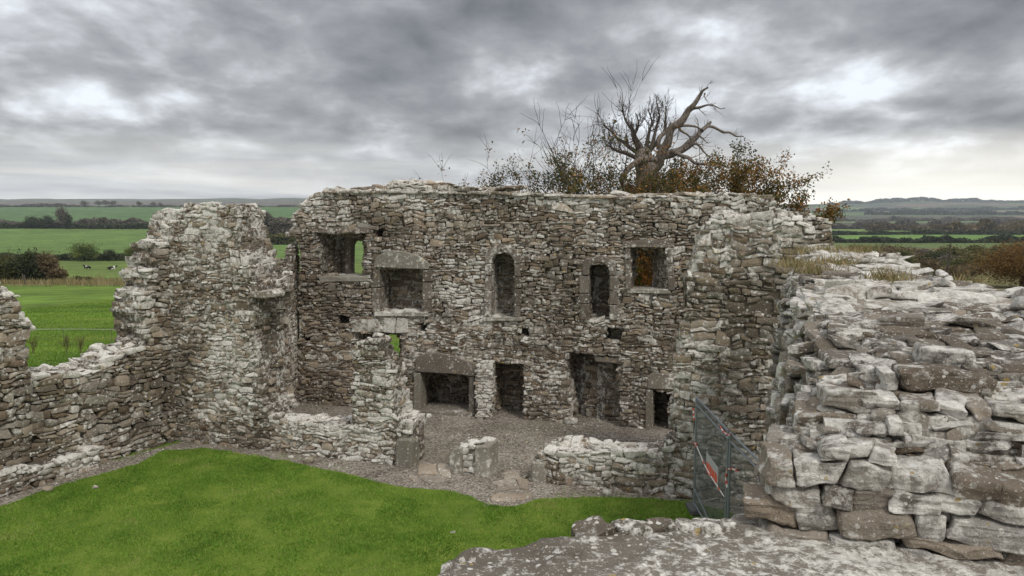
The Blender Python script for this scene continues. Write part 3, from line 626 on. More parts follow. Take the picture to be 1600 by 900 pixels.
# parapet ledge in front of the viewer
LG = [G(px, py, 5.0)[:2] for px, py in ((640, 960), (682, 900), (700, 886), (735, 854), (760, 851), (790, 850), (850, 840), (905, 831), (930, 826), (1000, 824), (1080, 821), (1145, 812))]
LG = LG+[np.array([1.3, 3.95]), np.array([5.2, 2.8]), np.array([5.2, 1.2]), np.array([-.55, 1.2]), np.array([-.5, 2.4])]
gx, gy = np.arange(-1.3, 5.6, .03), np.arange(.9, 4.9, .03); GX, GY = np.meshgrid(gx, gy, indexing='ij')
def sdist(X_, Y_, poly):
    poly = np.array(poly); d_ = np.full(X_.shape, 1e9)
    for i in range(len(poly)):
        a, c = poly[i], poly[(i+1) % len(poly)]; e = c-a; t = np.clip(((X_-a[0])*e[0]+(Y_-a[1])*e[1])/(e@e), 0, 1)
        d_ = np.minimum(d_, np.hypot(X_-a[0]-t*e[0], Y_-a[1]-t*e[1]))
    return np.where(pip(X_, Y_, poly), -d_, d_)
sd_ = sdist(GX, GY, LG); Q = np.stack([GX, GY, GX*0], -1)
sd_ += .03*fbm(Q*7, 3, 3)-.075
GZ = 5.0-.02+.030*fbm(Q*1.6, 3, 5)+.012*fbm(Q*9, 3, 6)
crack = np.abs(fbm(Q*1.1+3, 2, 12)); GZ -= .03*np.clip(1-crack/.03, 0, 1)
GZ = GZ-.06*np.clip((sd_+.09)/.09, 0, 1)**2-np.clip(sd_*14, 0, 4.9)
ii = np.arange(GX.size).reshape(GX.shape); F = np.stack([ii[:-1, :-1], ii[1:, :-1], ii[1:, 1:], ii[:-1, 1:]], -1).reshape(-1, 4)
keep = (sd_ < .5); kf = (keep[:-1, :-1] & keep[1:, :-1] & keep[1:, 1:] & keep[:-1, 1:]).ravel()
V = np.stack([GX+.01*vnoise(Q*20, 1), GY+.01*vnoise(Q*20, 2), GZ], -1).reshape(-1, 3)
led = mk('parapet_ledge', V, F[kf], M['slab'], np.tile([.5, .5, 0], (len(V), 1)), smooth=True)
tag(led, 'pale lichen crusted stone ledge at the bottom edge of the view', 'ledge', None, 'thing')
rng = np.random.default_rng(5); ec = []
for px, w_ in ((925, .17), (985, .13), (1035, .10), (1068, .09), (1105, .12), (1135, .08)):
    g = G(px, 823-(px-925)*.03, 4.99); ec.append((g[0], g[1]-.01, 4.975, w_))
ec = np.array(ec); V, F, c = stones(ec[:, :3], np.stack([ec[:, 3]*.62, ec[:, 3]*.5, np.full(len(ec), .028)], 1), rng, n=8, k=6, rough=.3, fine=.006, rot=.08); c[:, 2] = .02
tag(mk('edge_stone', V, F, M['slab'], c, parent=led, smooth=True), 'row of pale loose looking stones bedded along the ledge edge')
# threshold slabs in the two doorway gaps
def slab(pts, label, name='threshold_slab', seed=0, z=.04, h=.1):
    P = np.array([G(*q, z)[:2] for q in pts]); c0 = P.mean(0); r = np.random.default_rng(int(pts[0][0])); Vs = []
    T, F, wt = template(10, 14); sx, sy = (T[:, 0]+1)/2, (T[:, 1]+1)/2     # bilinear over the four corners
    o = np.argsort(np.arctan2(P[:, 1]-c0[1], P[:, 0]-c0[0])); q = P[o]
    xy = q[0]*((1-sx)*(1-sy))[:, None]+q[1]*(sx*(1-sy))[:, None]+q[2]*(sx*sy)[:, None]+q[3]*((1-sx)*sy)[:, None]
    V = np.c_[xy, z-h/2+T[:, 2]*h/2]; V[:, :2] += .05*np.stack([fbm(V*3.5+9, 2, 3), fbm(V*3.5+30, 2, 4)], 1); V[:, 2] += .018*fbm(V*5, 3, 6)
    cc = np.tile([r.uniform(.6, 1), r.uniform(0, .4), .03], (len(V), 1))
    return tag(mk(name, V, F, M['threshold'], cc), label, 'paving slab', 'worn slabs in the doorway gaps')
stone_mat('threshold', (.16, .135, .108), (.25, .218, .18), (.36, .325, .28), bias=.0, ls=9, dark=.4, bump=.015, green=.15)
slab([(655, 722), (682, 722), (684, 740), (650, 741)], 'worn paving slab beside the rounded jamb in the left doorway gap')
slab([(684, 723), (702, 726), (702, 745), (686, 742)], 'worn paving slab against the left side of the free stub')
slab([(656, 742), (696, 744), (694, 753), (660, 751)], 'worn paving slab at the front of the left doorway gap', z=.04)
slab([(772, 752), (800, 748), (812, 762), (780, 768)], 'paving slab just right of the free stub in the right gap', z=.03)
slab([(801, 745), (827, 748), (826, 765), (812, 762)], 'paving slab against the low wall jamb in the right gap', z=.045)
slab([(765, 771), (808, 768), (805, 784), (770, 782)], 'pale paving slab jutting towards the lawn from the right gap', z=.03)
slab([(783, 738), (806, 733), (812, 744), (786, 750)], 'inner paving slab half sunk in the gravel behind the right gap', z=.025)
slab([(806, 768), (828, 767), (832, 776), (806, 782)], 'small paving slab in front of the right wall jamb', z=.025)
slab([(640, 742), (655, 743), (657, 752), (642, 754)], 'small paving slab at the foot of the rounded jamb', z=.025)
# loose stones
def loose(px, py, s, label, sq=.6, mat='dressed_pale', seed=0):
    g = G(px, py); r = np.random.default_rng(seed); V, F, c = stones(np.array([[g[0], g[1], s*sq*.8]]), np.array([[s, s*.75, s*sq]]), r, n=5, k=4, rough=.25)
    c[:, 2] = .1; o = mk('loose_stone', V, F, M[mat], c, smooth=True); return tag(o, label, 'stone', 'loose stones on the ground')
loose(483, 723, .14, 'pinkish loose stone on the lawn edge below the low front wall', seed=1)
loose(455, 716, .06, 'small loose stone left of the pinkish one by the low wall', seed=2)
loose(900, 779, .06, 'small loose stone at the foot of the right low wall near the jamb', seed=3)
loose(949, 776, .10, 'upright pale loose stone leaning on the foot of the right low wall', .9, seed=4)
loose(75, 768, .11, 'flat grey loose stone on the path below the left boundary wall', seed=5)
loose(150, 764, .07, 'smaller loose stone on the path left of the lawn corner', seed=6)
loose(893, 662, .22, 'loose boulder beside the large ragged doorway of the back wall', .5, 'stone', seed=7)
# ------------------------------------------------------------------ grass
def blades(P, h, wd, rng, lean=.5, tv=None):
    N = len(P); a = rng.uniform(0, 2*math.pi, N); dx, dy = np.cos(a)*wd, np.sin(a)*wd
    hh = h*rng.uniform(.6, 1.35, N); l = rng.normal(0, lean, (N, 2))*hh[:, None]
    z0 = P[:, 2]-.01
    V = np.stack([np.stack([P[:, 0]-dx, P[:, 1]-dy, z0], 1), np.stack([P[:, 0]+dx, P[:, 1]+dy, z0], 1), np.stack([P[:, 0]+l[:, 0], P[:, 1]+l[:, 1], z0+hh], 1)], 1).reshape(-1, 3)
    t = rng.uniform(0, 1, N) if tv is None else tv
    return V, np.arange(3*N).reshape(-1, 3), np.repeat(np.stack([t, t, t], 1), 3, 0)
rng = np.random.default_rng(7); lp = np.array([q[:2] for q in LAWN])
q = np.stack([rng.uniform(-15, 6, 420000), rng.uniform(11.5, 21.6, 420000)], 1)
q = q[pip(q[:, 0]+.08*vnoise(np.c_[q*2, q[:, :1]*0], 3), q[:, 1]+.08*vnoise(np.c_[q*2, q[:, :1]*0], 4), lp)]
tv = np.clip(.5+.30*fbm(np.c_[q*1.3, q[:, :1]*0], 3, 2)+rng.normal(0, .17, len(q)), 0, .97)
V, F, c = blades(np.c_[q, np.full(len(q), .024)], .042*(1+.45*fbm(np.c_[q*2.2, q[:, :1]*0], 2, 9)), .011, rng, .55, tv)
tag(mk('lawn_grass', V, F, M['grass_blade'], c), 'short mown bright green grass of the courtyard lawn', 'grass', None, 'stuff')
# rough pasture nearest the ruin
q = np.stack([rng.uniform(-42, 3, 230000), 24+75*rng.random(230000)**1.6], 1); q = q[(q[:, 0] < -9-(q[:, 1]-24)*.0) & (q[:, 0] > -1.05*q[:, 1])]
q2 = np.stack([rng.uniform(-12, 6, 30000), rng.uniform(28, 60, 30000)], 1); q = np.r_[q, q2]
tv = np.clip(.4+.55*fbm(np.c_[q[:, 0]/6, q[:, 1]/2.5, q[:, 0]*0], 3, 2)+rng.normal(0, .15, len(q)), 0, .95)
V, F, c = blades(np.c_[q, terrain_z(q[:, 0], q[:, 1])], .075, .035, rng, .6, tv)
tag(mk('pasture_grass', V, F, M['pasture_blade'], c), 'longer rough grass of the field outside the breach', 'grass', None, 'stuff')
# band of dry grass across the field
q = np.stack([rng.uniform(-125, 0, 26000), rng.normal(128, 5.5, 26000)], 1); q = q[1.6*vnoise(np.c_[q[:, 0]/6, q[:, 1]/3, q[:, 0]*0], 3)-.05 > rng.uniform(-.6, .9, len(q))]
V, F, c = blades(np.c_[q, terrain_z(q[:, 0], q[:, 1])], np.clip(.75+.5*vnoise(np.c_[q/5, q[:, :1]*0], 7), .25, 2), .08, rng, .3)
tag(mk('dry_grass', V, F, M['dry_grass'], c), 'pale band of dead reeds and tall grass across the field', 'grass', None, 'stuff')
# tufts on the wall tops and at wall feet
def tufts(name, pts, n, h, spread, mat, label, seed):
    r = np.random.default_rng(seed); P = []
    for g, k in pts: P.append(np.array(g)+np.c_[r.normal(0, spread*k, (n, 2)), np.zeros(n)])
    V, F, c = blades(np.concatenate(P), h, .006+h*.012, r, .45)
    return tag(mk(name, V, F, mat, c), label, 'grass', None, 'stuff')
tufts('wall_top_grass', [(G(px, py, 5.80), k) for px, py, k in ((1262, 396, 1), (1290, 392, 1.2), (1318, 397, 1), (1345, 392, .8), (1300, 412, .9), (1270, 425, .7), (1385, 437, .6), (1335, 404, .7), (1240, 415, .7))], 170, .12, .16, M['dry_grass'], 'dry grass tufts growing on top of the near wall', 3)
hp = [W1.world(np.array([*W1.uv(px, py), .3])) for px, py in ((640, 287), (700, 292), (800, 300), (850, 304), (1160, 306), (1195, 307), (1120, 306))]
tufts('wall_top_weeds', [(G(px, py, 5.8), k) for px, py, k in ((1528, 443, .25), (1503, 437, .2), (1350, 391, .3))], 30, .09, .13, M['dry_grass'], 'few dry stalks on the far crest of the near wall', 6)
tufts('cope_moss', [(h_+np.array([0, 0, -.02]), 1) for h_ in hp], 160, .10, .3, M['leaf_olive'], 'moss and weeds along the top of the back wall', 4)
fp = [G(px, py) for px, py in ((880, 779), (930, 781), (985, 784), (1040, 786), (1070, 786), (360, 700), (440, 716), (520, 735), (200, 718))]
tufts('wall_foot_weeds', [(g, 1) for g in fp], 90, .09, .28, M['grass_blade'], 'weeds at the feet of the walls', 5)
# ------------------------------------------------------------------ trees
def tube(pts, rad, sides=6):
    pts = np.array(pts, float); n = len(pts); d_ = np.gradient(pts, axis=0); d_ /= np.linalg.norm(d_, axis=1)[:, None]+1e-9
    ref = np.array([.31, .95, .05]); a = np.cross(d_, ref); a /= np.linalg.norm(a, axis=1)[:, None]+1e-9; b_ = np.cross(d_, a)
    th = np.arange(sides)*2*math.pi/sides
    V = pts[:, None]+np.array(rad)[:, None, None]*(np.cos(th)[None, :, None]*a[:, None]+np.sin(th)[None, :, None]*b_[:, None])
    i = np.arange(n*sides).reshape(n, sides)
    F = np.stack([i[:-1], np.roll(i[:-1], -1, 1), np.roll(i[1:], -1, 1), i[1:]], -1).reshape(-1, 4)
    return V.reshape(-1, 3), F, np.full((n*sides, 3), .5)
def smooth_path(P, k=4, wob=0, seed=0):
    P = np.array(P, float); t = np.linspace(0, len(P)-1, (len(P)-1)*k+1); o = np.stack([np.interp(t, range(len(P)), P[:, i]) for i in range(P.shape[1])], 1)
    for _ in range(2): o[1:-1] = (o[:-2]+2*o[1:-1]+o[2:])/4
    if wob: o[1:-1, :3] += wob*np.stack([vnoise(o[1:-1, :3]*2.2+i*7+seed) for i in range(3)], 1)
    return o
def leafquads(P, size, rng, cs=None, drop=0.0):
    N = len(P); a = rng.normal(0, 1, (N, 3)); a /= np.linalg.norm(a, axis=1)[:, None]; b_ = np.cross(a, rng.normal(0, 1, (N, 3))); b_ /= np.linalg.norm(b_, axis=1)[:, None]
    s = size*rng.uniform(.6, 1.3, N)[:, None]; V = np.stack([P-a*s, P+b_*s*.6, P+a*s, P-b_*s*.6], 1).reshape(-1, 3)
    t = rng.uniform(0, 1, N) if cs is None else cs
    return V, np.arange(4*N).reshape(-1, 4), np.repeat(np.stack([t]*3, 1), 4, 0)
def grow(out, tips, p, d_, L, r, lvl, rng, up=.10, kink=.22, split=(3, 4), maxl=3):
    k = 5; pts = [p]; dirs = []; d_ = d_/np.linalg.norm(d_)
    for i in range(k):
        d_ = d_+rng.normal(0, kink, 3)*.5+np.array([0, 0, up]); d_ /= np.linalg.norm(d_); pts.append(pts[-1]+d_*L/k); dirs.append(d_)
    rad = np.linspace(r, r*.45, k+1); out.append(tube(pts, rad, 6 if lvl == 0 else 4 if lvl == 1 else 3))
    for q in pts[1:]: tips.append((q, lvl))
    if lvl >= maxl: return
    for j in range(rng.integers(split[0], split[1]+1)+(1 if lvl == 0 else 0)):
        i = rng.integers(1, k); n_ = rng.normal(0, 1, 3); n_ -= n_@dirs[i]*dirs[i]; n_ /= np.linalg.norm(n_); f = rng.uniform(.55, 1.1)
        grow(out, tips, pts[i+1], dirs[i]+n_*f, L*rng.uniform(.5, .75), max(rad[i+1]*.6, .009), lvl+1, rng, up, kink, split, maxl)
    grow(out, tips, pts[-1], dirs[-1], L*.62, max(rad[-1], .009), lvl+1, rng, up, kink, split, maxl)
# the great dead tree behind the back wall
DD = 31.0
def path_px(P, seed, r0, r1, dz=0, wob=.10):
    n = len(P); o = [AT(px, py, DD+dz*i/(n-1)) for i, (px, py) in enumerate(P)]; o = smooth_path(o, 5, wob, seed); return o, np.linspace(r0, r1, len(o))**1.0
def cpx(P): return [(750+x/2.667, 120+y/2.667) for x, y in P]
root = empty('dead_tree', tuple(AT(1009, 560, DD)*np.array([1, 1, 0])))
tag(root, 'huge dead tree with split trunk and bare broken limbs behind the back wall', 'tree')
bx = AT(1009, 307, DD)
tr = smooth_path([(bx[0]-.1, DD, -.2), (bx[0]-.05, DD, 3), (bx[0], DD, 5.5), AT(1008, 285, DD), AT(1010, 262, DD), AT(1004, 246, DD), AT(1003, 232, DD)], 5, .06, 3)
rr = np.interp(np.linspace(0, 1, len(tr)), [0, .3, .55, .75, .9, 1], [.75, .52, .43, .42, .30, .14])
parts = [tube(tr, rr, 14)]
V, F, c = parts[0]; V = V+.05*np.stack([vnoise(V*np.array([3, 3, .8])+i*5, 2) for i in range(3)], 1); attach(mk('trunk', V, F, M['bark_dead'], c, smooth=True), root)
tips = []; limbs = [
 (cpx([(715, 395), (748, 350), (768, 300), (778, 265), (800, 222), (830, 188), (862, 152), (885, 125), (910, 95), (930, 66), (934, 56), (948, 45)]), .22, .03, -1.2),
 (cpx([(725, 385), (752, 335), (800, 312), (845, 298), (875, 275), (905, 242), (935, 212), (962, 188)]), .22, .05, .8),
 (cpx([(925, 225), (950, 207), (1010, 222), (1060, 240), (1098, 250)]), .08, .025, 1.5),
 (cpx([(868, 148), (890, 132), (922, 117), (960, 110), (1022, 130)]), .09, .015, -1.0),
 (cpx([(735, 355), (700, 345), (660, 355), (625, 382), (590, 420), (590, 460), (602, 498)]), .17, .05, -1.4),
 (cpx([(760, 320), (740, 280), (755, 245), (800, 212), (850, 200), (900, 206), (920, 220)]), .13, .03, .6),
 (cpx([(850, 300), (895, 278), (930, 300), (972, 332)]), .08, .02, -.6),
 (cpx([(830, 210), (850, 235), (880, 258), (905, 300)]), .06, .015, .4),
 (cpx([(905, 240), (930, 255), (950, 275)]), .05, .012, 0),
 (cpx([(935, 70), (928, 82), (938, 95)]), .04, .01, 0),
 (cpx([(800, 312), (850, 330), (900, 355), (960, 370), (985, 410)]), .10, .03, -1),
 (cpx([(685, 330), (672, 290), (650, 255), (628, 215), (605, 170), (590, 140)]), .12, .02, 1),
 (cpx([(690, 320), (640, 300), (590, 270), (545, 235), (515, 205)]), .12, .02, 1.4),
 (cpx([(690, 330), (690, 280), (700, 230), (710, 180), (705, 135)]), .11, .02, .4),
 (cpx([(700, 320), (722, 270), (738, 215), (745, 165), (740, 115)]), .10, .02, 1.2),
 (cpx([(705, 320), (740, 270), (765, 215), (780, 160), (774, 122)]), .09, .02, 1.8),
 (cpx([(680, 330), (655, 290), (640, 250), (655, 200), (648, 150)]), .09, .02, -.8),
 (cpx([(670, 345), (610, 320), (560, 300), (520, 290)]), .11, .02, -.4),
]
rng = np.random.default_rng(12)
for i, (P, r0, r1, dz) in enumerate(limbs):
    o, rd = path_px(P, i, r0, r1, dz); ps = [tube(o, rd, 8 if r0 > .15 else 5)]
    if i in (0, 1, 4): ps[0][0][:] += .03*np.stack([vnoise(ps[0][0]*3+k*5, 2) for k in range(3)], 1)
    for j in range(3 if i in (0, 1, 2, 3) else 4 if i < 11 else 13):
        k = rng.integers(len(o)//3, len(o)-1); dr = o[k]-o[k-1]; dr /= np.linalg.norm(dr)
        grow(ps, tips, o[k], dr+rng.normal(0, .55, 3)*np.array([1, .6, 1])+np.array([0, 0, .35]), rng.uniform(.5, 1.15)*(.5 if i < 11 else .45), max(.012, rd[k]*.4), 2 if i < 11 else 1, rng, .10, .3, (2, 3))
    V, F, c = join(ps); attach(mk('limb', V, F, M['bark_dead' if i < 11 else 'bark'], c, smooth=True), root)
# living autumn trees round it
def live_tree(name, base, stems, label, seed, mat='leaf_autumn', leafz=None, dens=.5, size=.05, up=.045, maxl=3, split=(3, 4), cat='tree', group=None, tall=1.0):
    rng = np.random.default_rng(seed); r = empty(name, tuple(base)); tag(r, label, cat, group); out = []; tips = []
    for (dx, dy, dz, L, rad) in stems: grow(out, tips, np.array(base)+np.array([dx*.08, dy*.08, .0]), np.array([dx, dy, dz], float), L*tall, rad, 0, rng, up, .34, split, maxl)
    V, F, c = join(out); attach(mk('trunk', V, F, M['bark'], c, smooth=True), r)
    P = np.array([t[0] for t in tips if t[1] >= 1]); pr = np.interp(P[:, 2], leafz[0], leafz[1])*dens*(1+.9*vnoise(P*1.1, seed))
    P = P[rng.random(len(P)) < pr]; P = np.repeat(P, 16, 0)+rng.normal(0, .12, (len(P)*16, 3)); cs = np.clip(.5+.42*vnoise(P*.9, seed+1)+rng.normal(0, .22, len(P)), 0, 1)
    V, F, c = leafquads(P, size, rng, cs); attach(mk('crown', V, F, M[mat], c), r); return r
def g0(px, D): p = AT(px, 400, D); return (p[0], D, 0.0)
live_tree('autumn_tree', g0(965, 30), [(-.62, .1, 1.2, 3.9, .16), (-.35, -.2, 1.3, 3.6, .15), (-.85, .3, 1.0, 3.6, .14), (-.15, .3, 1.3, 3.0, .13), (-.50, -.3, 1.1, 3.7, .12), (-.75, -.1, 1.1, 3.6, .12)],
          'half bare autumn tree with fanning twigs left of the dead trunk', 3, leafz=([5, 7.2, 8.3, 9.2], [1, 1, .25, .02]), dens=.26, tall=1.30, maxl=4, split=(3, 3), up=.03)
live_tree('autumn_tree', g0(1108, 29), [(-.35, .1, 1.3, 3.4, .14), (.05, -.1, 1.3, 3.5, .15), (.25, .2, 1.1, 3.1, .13), (-.5, .2, 1.2, 3.1, .12), (.1, .3, 1.3, 3.4, .12), (.42, -.2, 1.05, 2.7, .11), (.3, .3, 1.15, 3.0, .12)],
          'bushy autumn tree with orange and green leaves above the right end wall', 14, leafz=([3, 7.2, 8.4, 9.6], [1, 1, .6, .06]), dens=.8, tall=1.14, maxl=4, split=(2, 3), up=.03)
live_tree('autumn_tree', g0(1085, 31.5), [(-.3, .1, 1.3, 3.6, .12), (.3, .1, 1.2, 3.4, .12), (.05, -.2, 1.3, 3.5, .12), (.6, 0, 1.0, 3.0, .1)],
          'russet leaved tree growing close to the right of the dead trunk', 5, leafz=([3, 7.6, 8.5, 9.0], [1, 1, .4, .05]), dens=.8, tall=1.14, maxl=4, split=(2, 3), up=.03)
live_tree('sapling', g0(800, 28.5), [(-.2, 0, 1.5, 3.4, .06), (.2, .1, 1.5, 3.2, .06), (-.05, .1, 1.5, 3.7, .05)], 'thin sapling with sparse leaves poking above the back wall', 6,
          leafz=([3, 7.0, 7.8, 8.6], [1, .8, .4, .05]), dens=.5, tall=1.1, maxl=2, split=(2, 3), up=.16)
live_tree('sapling', g0(880, 32), [(-.35, 0, 1.4, 3.2, .07), (.3, .1, 1.4, 3.2, .07), (0, .1, 1.5, 3.2, .07), (.6, 0, 1.2, 3.0, .06)], 'dense orange leaved shrub filling the gap low behind the back wall', 7,
          leafz=([3, 7.4, 8.4], [1, 1, .15]), dens=1.1, maxl=3, split=(2, 3))
live_tree('sapling', g0(1009, 27.2), [(-.08, 0, 1.5, 2.5, .05), (.08, .1, 1.5, 2.5, .05), (.0, -.1, 1.5, 2.3, .05), (.2, 0, 1.4, 2.4, .04), (-.2, 0, 1.4, 2.4, .04)], 'orange and green leafed shrub seen through the right upper window', 8,
          mat='leaf_window', leafz=([2, 5.6], [1, 1]), dens=1.6, size=.09, maxl=2)
# ------------------------------------------------------------------ far trees, shrubs and hedges
def crown(rx, ry, rz, n, size, seed, clumps=26, flat=0.0):
    rng = np.random.default_rng(seed); d_ = rng.normal(0, 1, (clumps, 3)); d_ /= np.linalg.norm(d_, axis=1)[:, None]; rad = rng.uniform(.25, .85, clumps)[:, None]
    cc = d_*rad*np.array([rx, ry, rz]); cc[:, 2] = np.maximum(cc[:, 2], -rz*.8); cs = rng.uniform(.13, .30, clumps)
    k = rng.integers(0, clumps, n); P = cc[k]+rng.normal(0, 1, (n, 3))*cs[k][:, None]*np.array([rx, ry, rz]); P[:, 2] += rz
    base = rng.uniform(0, 1, clumps)[k]; t = np.clip(.6*base+.4*rng.random(n), 0, 1)
    return leafquads(P, size, rng, t)
def proto(name, h, wd, mat, seed, bare=False, label='', cat='tree', n=2600, trunk_f=.22, leaf=.045, clumps=26):
    """tree of height h, crown width wd, base at the origin"""
    r = empty(name); rng = np.random.default_rng(seed+50); out = []; tips = []
    out.append(tube([(0, 0, -.3), (0, 0, h*.2), (wd*.02, 0, h*.45), (0, 0, h*.6)], [h*.03, h*.024, h*.016, h*.008], 6))
    for i in range(7):
        a = rng.uniform(0, 2*math.pi); grow(out, tips, np.array([0, 0, h*rng.uniform(.18, .4)]), np.array([math.cos(a)*.8, math.sin(a)*.8, .9]), h*.36, h*.012, 1 if bare else 2, rng, .08, .25, (2, 3), 3)
    V, F, c = join(out); t = mk('trunk', V, F, M['bark'], c, smooth=True); t.parent = r
    V, F, c = crown(wd/2, wd/2, h*(1-trunk_f)/2, n, leaf*h, seed, clumps); V[:, 2] += h*trunk_f; k = mk('crown', V, F, M[mat], c); k.parent = r
    return r
def copy_thing(r):
    c = r.copy(); C.objects.link(c)
    for ch in list(r.children):
        q = ch.copy(); C.objects.link(q); q.parent = c
    return c
PROTO = {}; used = set()
PROTO['brown'] = proto('woodland_tree', 10, 9, 'leaf_brown', 1, n=2400); PROTO['olive'] = proto('woodland_tree', 10, 8.5, 'leaf_olive', 2, n=2600)
PROTO['orange'] = proto('woodland_tree', 10, 11, 'leaf_orange', 3, n=20000, leaf=.014, clumps=110, trunk_f=.02); PROTO['grey'] = proto('woodland_tree', 10, 8, 'leaf_grey', 4, bare=True, n=1100)
PROTO['dark'] = proto('woodland_tree', 10, 10, 'leaf_dark', 5, n=2600, trunk_f=.12); PROTO['fresh'] = proto('woodland_tree', 10, 11, 'leaf_fresh', 6, n=5000, leaf=.028, clumps=40, trunk_f=.05)
PROTO['field'] = proto('field_tree', 10, 13, 'leaf_grey', 7, n=1600, trunk_f=.32); PROTO['fir'] = proto('fir_tree', 10, 4.5, 'leaf_dark', 8, n=1500, trunk_f=.05)
def put(kind, px, base_py, D, top_py, label, name=None, cat='tree', group=None, wide=1.0, rot=None):
    x = AT(px, 400, D)[0]; z = float(terrain_z(x, D)); top = AT(px, top_py, D)[2]; h = max(top-z, 1.0)
    r = PROTO[kind] if kind not in used else copy_thing(PROTO[kind]); used.add(kind)
    if name: r.name = name
    s = h/10; r.location = (x, D, z); r.scale = (s*wide, s*wide, s); r.rotation_euler = (0, 0, (px*1.7) % 6.28 if rot is None else rot)
    tag(r, label, cat, group); return r
# left
put('orange', 1600, 450, 118, 376, 'big round orange brown tree at the right edge of the view', wide=1.75)
put('fresh', 131, 410, 330, 378, 'round yellow topped green bush standing in the hedge beyond the cows', 'field_bush', wide=1.25)
put('dark', 168, 412, 330, 391, 'dark round bush just right of the yellow topped one', 'field_bush', wide=1.3)
put('fresh', 206, 412, 330, 384, 'small yellowing bush at the far end of the cow field hedge', 'field_bush', wide=.8)
put('grey', 101, 357, 880, 322, 'tall bare grey brown tree rising from the far hedge', wide=.8)
put('fir', 109, 357, 870, 335, 'dark narrow evergreen beside the tall bare tree', wide=1.1)
put('dark', 50, 357, 880, 339, 'dark clump of hedgerow tree left of the bare tree', wide=1.3)
put('dark', 75, 357, 880, 338, 'second dark hedgerow tree close left of the bare tree', wide=1.2)
put('brown', 62, 357, 890, 341, 'brown hedgerow tree between the two dark ones', wide=1.5)
put('grey', 147, 357, 880, 341, 'single bare stem tree standing above the far hedge', wide=.7)
for i, (px, t, lb) in enumerate(((137, 313, 'broad topped field tree alone at the left of the ridge group'), (159, 313, 'first of three close ridge trees from the left'), (170, 312, 'middle and tallest of the three close ridge trees'), (180, 313, 'right one of the three close ridge trees'), (222, 314, 'lone ridge tree midway to the tall pillar'), (243, 315, 'small ridge tree left of the tall pillar'), (255, 316, 'smallest ridge tree nearest the tall pillar'))):
    put('field', px, 323, 2180, t, lb, 'field_tree', group='trees along the ridge', wide=.95 if i < 4 else .8)
# big thicket at the left edge
def thicket(name, pts, D, mats, label, group=None, n=2600, size=.14, cat='bushes'):
    """a bush or hedge: clumps of leaves over stems; pts = (px, top_py, half width px)"""
    r0 = AT(pts[0][0], 400, D); z0 = float(terrain_z(r0[0], D)); rt_ = empty(name, (r0[0], D, z0)); tag(rt_, label, cat, group)
    Vs = {m: [] for m in mats}; st = []
    for i, (px, tp, hw) in enumerate(pts):
        x = AT(px, 400, D)[0]; z = float(terrain_z(x, D)); h = AT(px, tp, D)[2]-z; wx = hw*D/FPX; rg = np.random.default_rng(int(px)+i+200)
        q = crown(wx, wx*.8, h/2, n, size*(1+.0*h), int(px)+i+200, 22); q[0][:] += np.array([x, D+rg.uniform(-1, 1)*wx*.4, z]); Vs[mats[i % len(mats)]].append(q)
        for _ in range(6): a = rg.uniform(0, 6.28); grow(st, [], np.array([x, D, z]), np.array([math.cos(a)*.6, math.sin(a)*.6, 1.2]), h*.62, h*.012, 1, rg, .08, .25, (2, 3), 3)
    for m_, q in Vs.items():
        if q: V, F, c = join(q); attach(mk('foliage', V, F, M[m_], c), rt_)
    V, F, c = join(st); attach(mk('stem', V, F, M['bark'], c), rt_); return rt_
thicket('thicket', [(-40, 396, 34), (6, 398, 26), (40, 388, 26), (68, 394, 24), (20, 412, 30), (52, 410, 28), (88, 418, 14), (-20, 408, 30)], 136, ['leaf_brown', 'leaf_olive', 'leaf_dark'], 'big tangled brown and green thicket at the left edge of the field', n=3600, size=.22)
thicket('thicket', [(122, 432, 9), (132, 433, 8)], 129, ['leaf_olive'], 'low bramble clump among the dry grass', size=.16, n=900)
# hedges, each one running across the view
def hedge(name, x0, x1, D0, D1, hpx, mats, label, n=9000, size=.4, seed=1, cat='hedge', group='hedges dividing the fields', var=.35):
    rg = np.random.default_rng(seed); P0, P1 = AT(x0, 400, D0), AT(x1, 400, D1); t = rg.random(n); x = P0[0]+(P1[0]-P0[0])*t; y = P0[1]+(P1[1]-P0[1])*t
    hh = hpx*y/FPX*(1+var*fbm(np.stack([x/(D0*.02), x*0, x*0], -1), 3, seed)); z = terrain_z(x, y)+hh*rg.random(n)**.8; y = y+rg.normal(0, .6+D0*.002, n)
    V, F, c = leafquads(np.stack([x, y, z], 1), size, rg, np.clip(.5+.5*vnoise(np.stack([x/(D0*.012), y*0, z], -1), seed)+rg.normal(0, .15, n), 0, 1))
    return tag(mk(name, V, F, M[mats], c), label, cat, group)
hedge('hedge', -90, 300, 345, 345, 7, 'leaf_dark', 'dark hedge behind the field with the two cows', n=14000, size=.8, seed=1)
hedge('hedge', -90, 480, 880, 905, 6.5, 'leaf_dark', 'long dark hedge below the far green slope on the left', n=16000, size=1.7, seed=2, var=.15)
hedge('hedge', -90, 480, 920, 950, 10, 'leaf_grey', 'bare brown hedge growing just behind the long dark one', n=10000, size=1.5, seed=3, var=.5)
hedge('hedge', -90, 470, 2190, 2230, 2.6, 'leaf_grey', 'thin line of hedgerow trees along the left skyline ridge', n=6000, size=3.2, seed=4, var=.7)
hedge('hedge', 405, 470, 700, 700, 30, 'leaf_grey', 'belt of grey bare trees seen between the tall pillar and back wall', n=5000, size=1.8, seed=5, var=.4)
hedge('hedge', 408, 470, 560, 560, 16, 'leaf_olive', 'pale willow row seen between the tall pillar and back wall', n=5000, size=1.3, seed=6, var=.5)
hedge('hedge', 1290, 1660, 990, 1020, 5, 'leaf_dark', 'dark hedge crossing the right hand green fields', n=9000, size=1.7, seed=7, var=.3)
hedge('hedge', 1290, 1700, 700, 690, 7, 'leaf_dark', 'dark hedge nearest below the right hand green field', n=9000, size=1.5, seed=8, var=.6)
